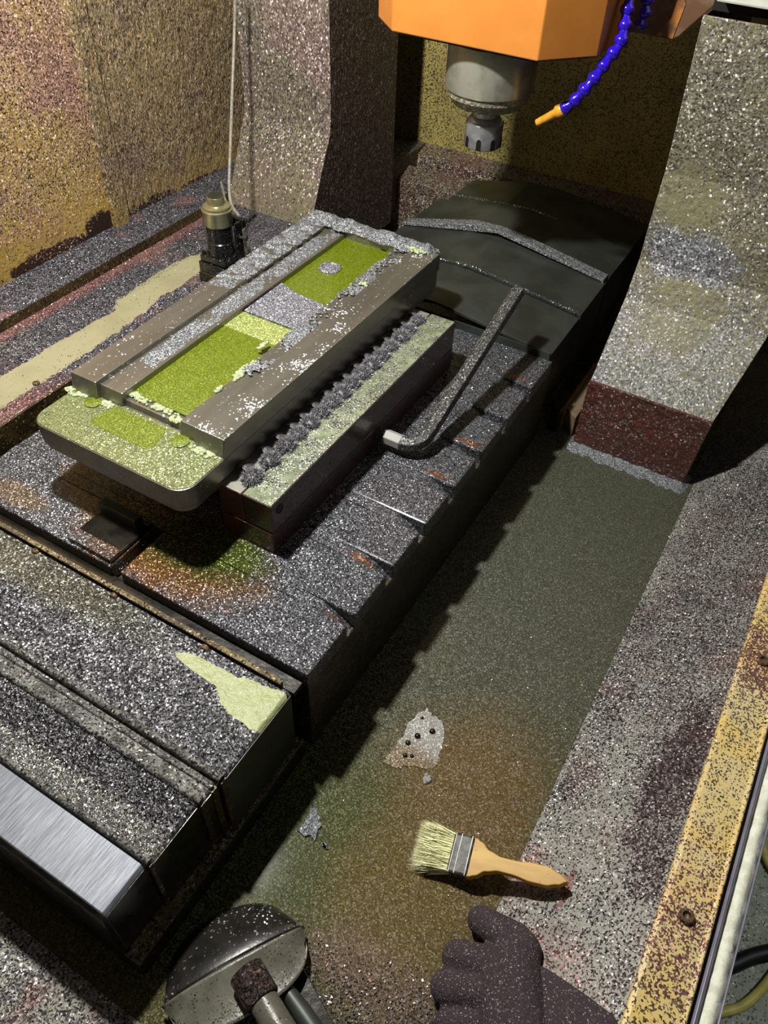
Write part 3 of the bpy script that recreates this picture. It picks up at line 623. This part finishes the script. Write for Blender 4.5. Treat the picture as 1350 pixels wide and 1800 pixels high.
# ------------------------------------------------------------------ hex key
kx = -.400
b0 = onx(735, 790, kx); tip = onx(912, 510, kx)
hk = thing('hex_key', 'big black hex key stuck in the jaw screw, dusted with chips', 'hex key')
d = (tip-b0).normalized(); R_ = .028
path = [Vector((JX1-.012, b0.y, b0.z)), Vector((JX1+.02, b0.y, b0.z)), Vector((kx-R_, b0.y, b0.z))]
for i in range(1, 8):
    a = math.pi/2*i/7; path.append(Vector((kx-R_, b0.y, b0.z))+Vector((1, 0, 0))*R_*math.sin(a)+d*R_*(1-math.cos(a)))
path += [tip-d*.2, tip-d*.001]
MB().tube(path, .0125, 6).build('shank', M['key'], hk, .0012)
MB().tube([path[2]-Vector((.030, 0, 0)), path[2]-Vector((.001, 0, 0))], .0127, 6).build('bright_patch', M['chrome'], hk, .001)  # bright metal of the short leg, the light on it put into the colour
for o_ in vj.children:
    if o_.name.startswith('screw_socket'):
        for v in o_.data.vertices: v.co.y += b0.y-.838; v.co.z += b0.z-.212

# ------------------------------------------------------------------ small stop bracket on the table front
sb = thing('stop_bracket', 'black stop bracket under the overhanging end of the workpiece', 'bracket')
MB().box(-.727, -.648, .416, .492, TZ-.001, TZ+.006).build('foot_plate', M['oily'], sb, .001)
MB().box(-.7265, -.6485, .4165, .437, TZ+.005, TZ+.0075).build('foot_chips', M['table'], sb, .001)
MB().box(-.727, -.658, .478, .4925, TZ+.004, TZ+.022).build('upright', M['cover_dark'], sb, .001)
MB().box(-.652, -.647, .416, .500, TZ-.02, TZ+.004).build('side_tongue', M['oily'], sb)

# ------------------------------------------------------------------ tool setter
ts = thing('tool_setter', 'black tool setter with champagne metal collar and button', 'tool setter')
FZ = .236; c = onz(390.5, 443, FZ)
def sq(h, z0, z1, nm, mat, bev=.0015): return MB().box(c.x-h, c.x+h, c.y-h, c.y+h, z0, z1).build(nm, M[mat], ts, bev)
sq(.036, .179, .197, 'base_plate', 'setter_black'); sq(.0355, .197, .2, 'plate_rim', 'ledge_edge', .0005); sq(.034, .2, .222, 'riser', 'setter_black'); sq(.031, .224, FZ, 'flange', 'setter_black')
MB().lathe([(.027, FZ), (.027, .262), (.0255, .2635), (.0255, .296)], (c.x, c.y, 0), 36).build('body', M['setter_black'], ts, smooth=35)
MB().lathe([(.0255, .294), (.0275, .296), (.0285, .298), (.0285, .319), (.0295, .3205), (.0295, .325), (.027, .3265), (.026, .331), (.0225, .333), (.0185, .334), (.0165, .3345)], (c.x, c.y, 0), 36).build('collar', M['setter_silver'], ts, smooth=35)
MB().lathe([(.0165, .333), (.0165, .3475), (.0155, .349)], (c.x, c.y, 0), 32).build('button', M['setter_silver'], ts, smooth=35)
MB().lathe([(.0150, .348), (.0150, .3497), (.0143, .350)], (c.x, c.y, 0), 32).build('button_cap', M['setter_cap'], ts, smooth=35)
for sx in (-1, 1):
    for sy in (-1, 1): bolt(Vector((c.x+sx*.025, c.y+sy*.025, FZ)), .0042, .005, ts, 'screw', 'setter_black')
MB().box(c.x+.03, c.x+.036, c.y+.005, c.y+.026, .215, .30).build('bracket', M['setter_black'], ts, .002)
MB().box(c.x+.012, c.x+.04, c.y+.022, c.y+.034, .285, .303).build('bracket_head', M['setter_black'], ts, .002)
MB().tube([(c.x+.036, c.y+.03, .296), (c.x+.046, c.y+.036, .300), (c.x+.058, c.y+.044, .312)], .0042, 8).build('air_nozzle', M['setter_black'], ts, smooth=60)
MB().lathe([(.003, 0), (.003, .008), (.006, .010), (.006, .015), (.004, .017)], (c.x+.036, c.y+.016, .27), 14, (1, .1, .2)).build('clamp_knob', M['cover_dark'], ts, smooth=40)
MB().tube([(c.x+.01, c.y+.03, .30), (c.x-.005, c.y+.032, .33), (c.x-.012, c.y+.034, .36)], .0022, 6).build('sensor_lead', M['cable'], ts, smooth=60)
yc = c.y+.06
cb = MB().tube(catmull([ony(414, -40, yc+.22), ony(412, 60, yc+.20), ony(408, 170, yc+.15), ony(405, 260, yc+.08), ony(403, 325, yc+.03), ony(407, 360, yc), (c.x+.026, c.y+.032, .303)], 10), .0034, 8).build('setter_cable', M['cable'], smooth=60)
tag(cb, 'thin grey cable hanging down to the tool setter', 'cable')

# ------------------------------------------------------------------ spindle head
sh = thing('spindle_head', 'orange spindle head with steel nose and collet chuck', 'spindle head')
HZ = .640; A = onz(684, 57, HZ); B = onz(948, 106, HZ); L = onz(665, 30, HZ); Rr = onz(1050, 100, HZ)
A.y = B.y = (A.y+B.y)/2
poly = [(A.x, A.y), (B.x, B.y), (Rr.x, Rr.y), (Rr.x, 1.46), (L.x, 1.46), (L.x, L.y)]
MB().prism(poly, HZ, 1.0, 'z').build('housing', M['orange'], sh, .002)
MB().prism([(p[0]+(.008 if p[0] < -.6 else -.008), p[1]+(.008 if p[1] < 1.4 else -.01)) for p in poly], HZ-.004, HZ+.004, 'z').build('bottom_plate', M['oily'], sh)
sa = ony(1184, 71, 1.44); sbp = ony(1267, 0, 1.44)
MB().prism([(-.72, sa.z+.004), (sa.x-.004, sa.z), (sa.x+.006, sa.z+.006), (sbp.x, sbp.z), (sbp.x+.05, sbp.z+.06), (sbp.x+.05, 1.0), (-.72, 1.0)], 1.44, 1.47, 'y').build('saddle_plate', M['saddle'], sh, .002)
MB().prism([(sa.x-.028, sa.z+.003), (sa.x-.002, sa.z+.002), (sa.x+.004, sa.z+.05), (sa.x-.006, sa.z+.08), (sa.x-.012, sa.z+.03)], 1.4385, 1.4402, 'y').build('paint_patch', M['orange_edge'], sh)
SX, SY = -.567, 1.325
lv = lambda prof, nm, mat, n=48: MB().lathe(prof, (SX, SY, 0), n).build(nm, M[mat], sh, smooth=35)
lv([(.070, HZ), (.078, HZ), (.078, HZ-.010), (.072, HZ-.012)], 'seal_ring', 'oily')
lv([(.0745, HZ-.008), (.0745, .560), (.0735, .558)], 'spindle_nose', 'spindle')
lv([(.0735, .559), (.0700, .556), (.0700, .548), (.058, .533), (.028, .533)], 'nose_rim', 'spindle_rim')
for k in range(6):
    a = k*math.pi/3+.3; bolt(Vector((SX+.05*math.cos(a), SY+.05*math.sin(a), .5345)), .0045, .004, sh, 'nose_bolt', 'bolt', (0, 0, -1))
lv([(.026, .535), (.026, .526), (.023, .524), (.023, .514), (.0265, .511), (.030, .505)], 'tool_holder', 'nut')
nt = lv([(.0300, .507), (.0325, .504), (.0325, .466), (.031, .4635), (.021, .4632), (.020, .467), (.012, .469)], 'collet_nut', 'nut')
for k in range(8):
    a = k*math.pi/4+.2; ca, sa_ = math.cos(a), math.sin(a)
    mb = MB(); hw = .0042; pts = [(-hw, .4645), (hw, .4645), (hw, .478), (hw*.7, .482), (0, .4835), (-hw*.7, .482), (-hw, .478)]
    v = [(SX+r*ca-t*sa_, SY+r*sa_+t*ca, z) for r in (.0310, .0329) for t, z in pts]; n = 7
    mb.add(v, [tuple(range(n)), tuple(range(n, 2*n))]+[(i, (i+1) % n, n+(i+1) % n, n+i) for i in range(n)]); mb.build('wrench_slot', M['black'], nt)
# coolant hoses: ball links on a curve
def hose(pts, y, label, n_links, noz):
    h = thing('coolant_hose', label, 'coolant hose')
    cv = catmull([ony(px, py, yy) for (px, py), yy in zip(pts, y)], 16)
    L_ = [0]
    for a_, b2 in zip(cv, cv[1:]): L_.append(L_[-1]+(b2-a_).length)
    def at(t):
        t = min(max(t, 0), L_[-1])
        for i in range(len(L_)-1):
            if L_[i+1] >= t: return cv[i].lerp(cv[i+1], (t-L_[i])/max(1e-9, L_[i+1]-L_[i]))
        return cv[-1]
    end = L_[-1]; st_ = end/n_links; base = None
    for k in range(n_links):
        p, q = at(k*st_), at((k+1)*st_)
        if base is None:
            r = .0105; s1 = st_
            mb = MB(); mb.lathe([(r*.55, -s1*.12), (r*.62, 0), (r*.68, s1*.30), (r*.95, s1*.48), (r*1.02, s1*.62), (r*1.0, s1*.78), (r*.8, s1*.98), (r*.5, s1*1.06)], (0, 0, 0), 18)
            o = mb.build('link', M['hose'], h, smooth=50); base = o
        else: o = base.copy(); COL.objects.link(o); o.parent = h
        o.location = p; o.rotation_euler = (q-p).to_track_quat('Z', 'Y').to_euler()
    if noz:
        p = at(end); d_ = (Vector(noz)-p)
        l = d_.length
        MB().lathe([(.0085, -.004), (.0105, 0), (.0105, .008), (.0072, .012), (.0060, l*.9), (.0058, l), (.003, l)], p, 18, d_).build('nozzle', M['nozzle'], h, smooth=40)
    return h
hy = 1.30
hose([(1112, -60), (1108, -10), (1099, 35), (1095, 70), (1072, 100), (1052, 128), (1030, 155), (1005, 182), (988, 193)], [1.36, 1.35, 1.34, 1.33, 1.32, 1.31, 1.30, 1.30, 1.30], 'blue ball-link coolant hose with an orange nozzle aimed below the spindle', 11, ony(944, 216, 1.30))
hose([(1145, -60), (1140, -15), (1134, 25), (1124, 48)], [1.40, 1.40, 1.40, 1.40], 'shorter blue ball-link coolant hose in shade behind the other hose', 5, None)

# ------------------------------------------------------------------ coolant on the tray floor
ca_ = MB()
NX, NY = 80, 140
pool_o = MB().prism([(-.3235, .02), (-.10, .02), (-.016, .20), (-.016, 1.23), (-.24, 1.232), (-.27, 1.75), (-.3235, 1.75)], -.001, .004, 'z').build('coolant_pool', M['pool'])
tag(pool_o, 'murky olive coolant over sunken chips on the tray', 'coolant', None, 'stuff')
pool_o = MB().box(-1.0, -.3240, FY-.012, .0828, -.001, .004).build('coolant_pool', M['pool'])
tag(pool_o, 'narrow green coolant channel between way cover and front sill', 'coolant', None, 'stuff')
pool_o = MB().box(-.3240, -.26, FY-.05, .0828, -.001, .0039).build('coolant_pool', M['pool'])
tag(pool_o, 'corner of green coolant beside the foot of the way cover', 'coolant', None, 'stuff')
# dirty foam film and pale scrap floating on it
def patch(pxs, name, label, mat, z=.0045, th=.0006):
    pq = [onz(x, y, z) for x, y in pxs]; pp = []
    for i_, p in enumerate(pq):
        for k_ in range(4): pp.append(p.lerp(pq[(i_+1) % len(pq)], k_/4)+Vector((random.gauss(0, .0012), random.gauss(0, .0012), 0)))
    o = MB().prism([(p.x, p.y) for p in pp], z-.0008, z+th, 'z').build(name, mat)
    return tag(o, label, 'film')
M['film'] = grit('pale floating film', (112, 110, 104), (178, 176, 172), cell=.002, tilt=.5, metal=.1, coat=.4, spark=1.3, blobs=[('tint', P(715, 1345, .004), (.05, .03, .02), (132, 110, 72), .9, .4)])
pt = patch([(738, 1252), (752, 1246), (757, 1258), (779, 1266), (780, 1300), (774, 1322), (765, 1352), (742, 1350), (715, 1346), (696, 1352), (672, 1338), (690, 1318), (700, 1302), (712, 1290), (716, 1270)], 'scum_film', 'pale grey scum film with dark bubbles floating on the coolant', M['film'])
for px, py, r in ((734, 1294, .0045), (717, 1306, .004), (760, 1286, .0045), (712, 1328, .0035), (724, 1329, .003), (742, 1262, .0025)):
    MB().lathe([(r, 0), (r*.9, r*.45), (r*.5, r*.8), (.0003, r*.9)], onz(px, py, .005), 14).build('bubble', M['oily'], pt, smooth=60)
b1 = MB()
pbb = onz(750, 1370, .004)
for k in range(16):
    r = random.uniform(.0018, .0035); a = random.uniform(0, 6.28); dd = random.uniform(0, .006)
    b1.lathe([(r, -.001), (r, r*.4), (r*.7, r*.9), (r*.1, r*1.15)], pbb+Vector((dd*math.cos(a), dd*math.sin(a), 0)), 8)
b1.build('bubble_cluster', M['chrome'], smooth=60); tag(bpy.data.objects['bubble_cluster'], 'cluster of glassy bubbles below the scum film', 'bubbles', None, 'stuff')
patch([(546, 1418), (558, 1422), (563, 1452), (552, 1480), (545, 1472), (524, 1462), (538, 1440)], 'foil_scrap', 'crumpled silvery scrap floating near the way cover', M['drift'], th=.002)
patch([(566, 1482), (576, 1484), (576, 1492), (568, 1490)], 'foil_scrap', 'tiny silvery scrap beside the crumpled one', M['drift'], th=.0015)
# wet heap of chips at the foot of the brown column band
def hfoot(x, y):
    n = float(fld(x, y, 160, 2)); e = float(fld(x, y, 420, 5))
    return .010*ramp(y, 1.165+.02*n, 1.215)*(.4+.7*n+.3*e)*ramp(-x, .02, .04)*ramp(x, -.262, -.245)-.0006
o = drift('chip_heap', M['drift'], None, -.262, -.02, 1.14, 1.235, 90, 36, hfoot, .004); tag(o, 'wet silvery chips heaped against the brown column foot', 'chips', None, 'stuff')

# ------------------------------------------------------------------ paint brush
br = thing('paint_brush', 'wooden-handled paint brush with splayed pale bristles', 'paint brush')
p_end = onz(736, 1485, .012); p_tip = onz(998, 1552, .060)
ax = (p_tip-p_end); BL = ax.length; ax.normalize()
wd = (onz(790, 1462, .03)-onz(765, 1527, .022)); HW = wd.length/2
wd = (wd-ax*wd.dot(ax)).normalized(); nu = ax.cross(wd).normalized()
if nu.z < 0: nu = -nu
br.matrix_world = Matrix(((ax.x, wd.x, nu.x, p_end.x), (ax.y, wd.y, nu.y, p_end.y), (ax.z, wd.z, nu.z, p_end.z), (0, 0, 0, 1)))
if br.matrix_world.to_3x3().determinant() < 0: wd = -wd; br.matrix_world = Matrix(((ax.x, wd.x, nu.x, p_end.x), (ax.y, wd.y, nu.y, p_end.y), (ax.z, wd.z, nu.z, p_end.z), (0, 0, 0, 1)))
x1, x2 = BL*.235, BL*.345
outl = []
N_ = 40
def hwid(t):
    k = [(0, HW*.98), (.06, HW*.99), (.12, HW*.86), (.22, HW*.52), (.34, HW*.36), (.48, HW*.36), (.66, HW*.47), (.80, HW*.46), (.92, HW*.28), (1., HW*.05)]
    for (a_, va), (b2, vb) in zip(k, k[1:]):
        if t <= b2: u = (t-a_)/(b2-a_); u = u*u*(3-2*u); return va+(vb-va)*u
    return k[-1][1]
up_ = [(x2+(BL-x2)*i/N_, hwid(i/N_)) for i in range(N_+1)]
outl = [(x, -h) for x, h in up_]+[(x, h) for x, h in reversed(up_)]
MB().prism(outl, -.0065, .0065, 'z').build('handle', M['wood'], br, .004, 3, smooth=40)
MB().prism(rrect(x1, x2+.006, -HW, HW, .003, 3), -.0085, .0085, 'z').build('ferrule', M['ferrule'], br, .0025, smooth=40)
for x in (x1+.003, x1+.010, x2+.003):
    MB().box(x-.0008, x+.0008, -HW-.0004, HW+.0004, -.0089, .0091).build('ferrule_rib', M['ferrule_rib'], br, .0006)
bm_, bd_ = MB(), MB()
for k in range(5200):
    w0 = random.uniform(-1, 1)*HW*.95; h0 = random.uniform(-.0075, .0075)
    L_ = x1*random.uniform(.75, 1.12); sp = 1+.22*random.random()
    b0_ = Vector((x1+.002, w0, h0)); e_ = Vector((x1-L_, w0*sp+random.gauss(0, .0035), h0*1.3+random.gauss(0, .0035)-.001))
    mid = (b0_+e_)/2+Vector((0, random.gauss(0, .0014), random.gauss(0, .0016)))
    t = Vector((0, random.uniform(-1, 1), random.uniform(-1, 1))).normalized()*.0006
    (bd_ if random.random() < .18 else bm_).add([b0_-t, b0_+t, mid+t*.9, mid-t*.9, e_], [(0, 1, 2, 3), (3, 2, 4)])
o = bm_.build('bristles', M['bristle'], br); o['kind'] = 'stuff'
o = bd_.build('bristles', M['bristle_dark'], br); o['kind'] = 'stuff'
MB().box(x1*.35, x1+.004, -HW*.9, HW*.9, -.005, .005).build('bristle_core', M['bristle_dark'], br, .002)

# ------------------------------------------------------------------ scoop
sc = thing('metal_scoop', 'small metal scoop with dark wet blade lying in the coolant', 'scoop')
e1, e2 = onz(282, 1760, .03), onz(530, 1620, .03)
ux = (e2-e1); SL = ux.length; ux.normalize(); uz = Vector((0, 0, 1)); uy = uz.cross(ux)          # uy points away from the handle
sc_o = (e1+e2)/2; sc_o.z = 0
def loc(a_, b2, z): return Vector((sc_o.x, sc_o.y, 0))+ux*a_+uy*b2+Vector((0, 0, z))
def blade(fn, b0_, b1_, name, mat, na=34, nb=14):
    mb = MB()
    for j in range(nb+1):
        for i in range(na+1):
            u = -1+2*i/na; t = j/nb; mb.v.append(tuple(fn(u, t)))
    for j in range(nb):
        for i in range(na): mb.f.append((j*(na+1)+i, j*(na+1)+i+1, (j+1)*(na+1)+i+1, (j+1)*(na+1)+i))
    o = mb.build(name, mat, sc, smooth=60)
    md = o.modifiers.new('thick', 'SOLIDIFY'); md.thickness = .0018; md.offset = -1
    return o
def far(u, t):
    w_ = .062*(1-abs(u)**2.6)**.5 if abs(u) < 1 else 0
    a_ = u*SL/2*(1-.06*t); return loc(a_, -.004+w_*t, .040-.030*t**1.4-.012*u*u*(1-t)+.006*t*(1-t))
def near(u, t):
    w_ = .055*(1-abs(u)**2.8)**.45 if abs(u) < 1 else 0
    a_ = u*SL/2; return loc(a_, -.003-w_*t, .0385-.012*u*u-.018*t+.012*t*t)
blade(far, 0, 1, 'blade', M['scoop_dark']); blade(near, 0, 1, 'blade_shoulder', M['scoop'])
h0, h1 = onz(435, 1712, .050), onz(545, 1900, .060)
hd = (h1-h0).normalized()
MB().tube([h0-hd*.004, h0+hd*.010, h0+hd*.03, h0+hd*.032, h1], [.012, .017, .0185, .0155, .0165], 18).build('handle', M['scoop'], sc, smooth=45)
MB().lathe([(.0188, 0), (.0192, .002), (.019, .034), (.0175, .036)], h0-hd*.003, 18, hd).build('handle_socket', M['col_side'], sc, smooth=45)
g0, g1 = onz(500, 1735, .018), onz(600, 1880, .02)
tg = thing('slat', 'black flat scraper lying beneath the scoop handle', 'slat')  # flat black plate with a dark rod along it
dd = (g1-g0); nn = Vector((-dd.y, dd.x, 0)).normalized()
q0 = onz(505, 1705, .006); q1 = onz(585, 1870, .006)
MB().prism([((q0+nn*.016).x, (q0+nn*.016).y), ((q0-nn*.016).x, (q0-nn*.016).y), ((q1-nn*.02).x, (q1-nn*.02).y), ((q1+nn*.02).x, (q1+nn*.02).y)], .0035, .010, 'z').build('slat_plate', M['oily'], tg, .001)
MB().tube([g0, g0.lerp(g1, .3), g1], [.008, .0105, .011], 14).build('slat_rod', M['cover_dark'], tg, smooth=50)

# ------------------------------------------------------------------ glove
gl = MB()
def cap(a_, b2, ra, rb, n=14):
    a_, b2 = Vector(a_), Vector(b2); d_ = (b2-a_).normalized(); pts = []; rs = []
    for k in range(5): t = k/4*math.pi/2; pts.append(a_-d_*ra*math.cos(t)); rs.append(max(.0005, ra*math.sin(t)))
    for k in range(5): t = k/4*math.pi/2; pts.append(b2+d_*rb*math.sin(t)); rs.append(max(.0005, rb*math.cos(t)))
    gl.tube(pts, rs, n)
G = lambda x, y, z: onz(x, y, z)
cap(G(905, 1655, .040), G(846, 1618, .026), .021, .0165); cap(G(918, 1672, .044), G(880, 1640, .036), .022, .019)
cap(G(885, 1705, .042), G(805, 1682, .028), .022, .0185)
cap(G(880, 1750, .040), G(785, 1736, .026), .021, .0185)
cap(G(880, 1800, .036), G(790, 1800, .022), .020, .017)
cap(G(905, 1690, .046), G(920, 1830, .045), .026, .034); cap(G(915, 1670, .046), G(930, 1840, .044), .020, .026); cap(G(880, 1720, .04), G(890, 1840, .04), .026, .03)
go = gl.build('glove', M['glove'])
md = go.modifiers.new('r', 'REMESH'); md.mode = 'VOXEL'; md.voxel_size = .0022
md = go.modifiers.new('s', 'SMOOTH'); md.factor = .5; md.iterations = 5
tag(go, 'dirty dark knitted work glove with bent fingers on the tray edge', 'glove')
def onpanel(x, y, lift):
    z = .05
    for _ in range(30): z = max(0, PZ*(onz(x, y, z).x-PX0)/(PX1-PX0))+lift
    return onz(x, y, z)
cf = [(930, 1690), (960, 1702), (992, 1722), (1035, 1752), (1085, 1790), (1088, 1860), (900, 1870), (900, 1760)]
lo, hi = [onpanel(x, y, -.002) for x, y in cf], [onpanel(x, y, .014) for x, y in cf]; n = len(cf)
MB().add(lo+hi, [tuple(range(n)), tuple(range(n, 2*n))]+[(i, (i+1) % n, n+(i+1) % n, n+i) for i in range(n)]).build('cuff', M['glove'], go, .005, 3, smooth=50)

# ------------------------------------------------------------------ loose chips
def scatter(n, x0, x1, y0, y1, zf, keep=None):
    out = []
    while len(out) < n:
        x = random.uniform(x0, x1); y = random.uniform(y0, y1)
        if keep is None or random.random() < keep(x, y): out.append((x, y, zf(x, y) if callable(zf) else zf))
    return out
def chips(label, mat, pts, size, **k): return tag(flakes('loose_chips', mat, pts, size, **k), label, 'chips', None, 'stuff')
def okt(x, y):
    if min(abs(y-s0) for s0 in slots) < SW: return 0
    if -.565 < x < -.47 and .545 < y < 1.08: return 0
    if -.82 < x < -.56 and y > .47: return 0
    if -.78 < x < -.5 and .43 < y < .56: return .08
    return 1
C1, C2, C3 = M['chip'], M['chip_dark'], M['chip_pink']
chips('steel chips sprinkled all over the table top', [C1, C2], scatter(22000, TX0+.3, TX1-.002, TY0+.003, TY1-.003, TZ, okt), .0019)
cp_ = onz(470, 1250, .165); cq_ = onz(372, 1182, .165)
ok1 = lambda x, y: 0 if ((x-cp_.x)/.075)**2+((y-cp_.y)/.034)**2 < 1 or ((x-cq_.x)/.065)**2+((y-cq_.y)/.015)**2 < 1 else 1
chips('chips heaped on the upper step of the front way cover', [C1, C2], scatter(9500, -.75, -.336, .265, .385, .165, ok1), .0024)
chips('pale chips piled along the front of the lower cover step', C1, scatter(4500, -.68, -.342, .155, .178, .156), .0030)
chips('black chips piled behind the pale ones on the lower cover step', [C2, C2, C1], scatter(6000, -.68, -.342, .178, .227, .156), .0030)
pz = lambda x, y: PZ*(x-PX0)/(PX1-PX0)+.0004
nb_ = lambda x, y: float(fld(x, y, 22, 3))
chips('dark and bright chips sprinkled on the sloping panel', [C2, C2, C1, C1, C3], scatter(17000, PX0+.002, PX1-.002, .22, 1.3, pz, lambda x, y: .25+.75*ramp(y, .5, 1.)), .0025, normal=(-.5, 0, .86))
chips('dark chips scattered on the yellow rail', C2, scatter(1300, PX1+.006, .186, .22, 1.0, PZ+.0062), .0022)
okl = lambda x, y: .06 if abs(x+1.07) < .036 else 1
chips('chips strewn over the left ledge', [C1, C2], scatter(9000, -1.188, -1.003, .5, 1.4, .1803, okl), .0027)
chips('rosy chips lying in the groove of the left ledge', C3, scatter(1600, -1.204, -1.188, .5, 1.4, .1803), .0028)
chips('chips strewn on the wall foot flange', [C1, C2], scatter(3500, -1.28, -1.215, .6, 1.5, lambda x, y: .2045-.1*(x+1.214)), .0028)
chips('coarse chips heaped on the front sill', [C1, C1, C2], scatter(3600, -.6, -.264, -.08, FY, lambda x, y: .006+(FY-y)*.176), .0036)
chips('rosy chips heaped in front of the coolant', [C3, C1], scatter(2200, -.20, -.02, .16, .262, .0045, lambda x, y: ramp(.25-y+.25*(x+.11), 0, .05)), .0036)
chips('bright wet chips on the low end of the workpiece', C1, scatter(900, WX0+.01, WX1-.01, WY0+.02, .56, WL+.0014), .0014)
chips('bright chips dusting the coolant near the brush', [C1, C3], scatter(2600, -.25, -.03, .24, .75, .0042), .0017)
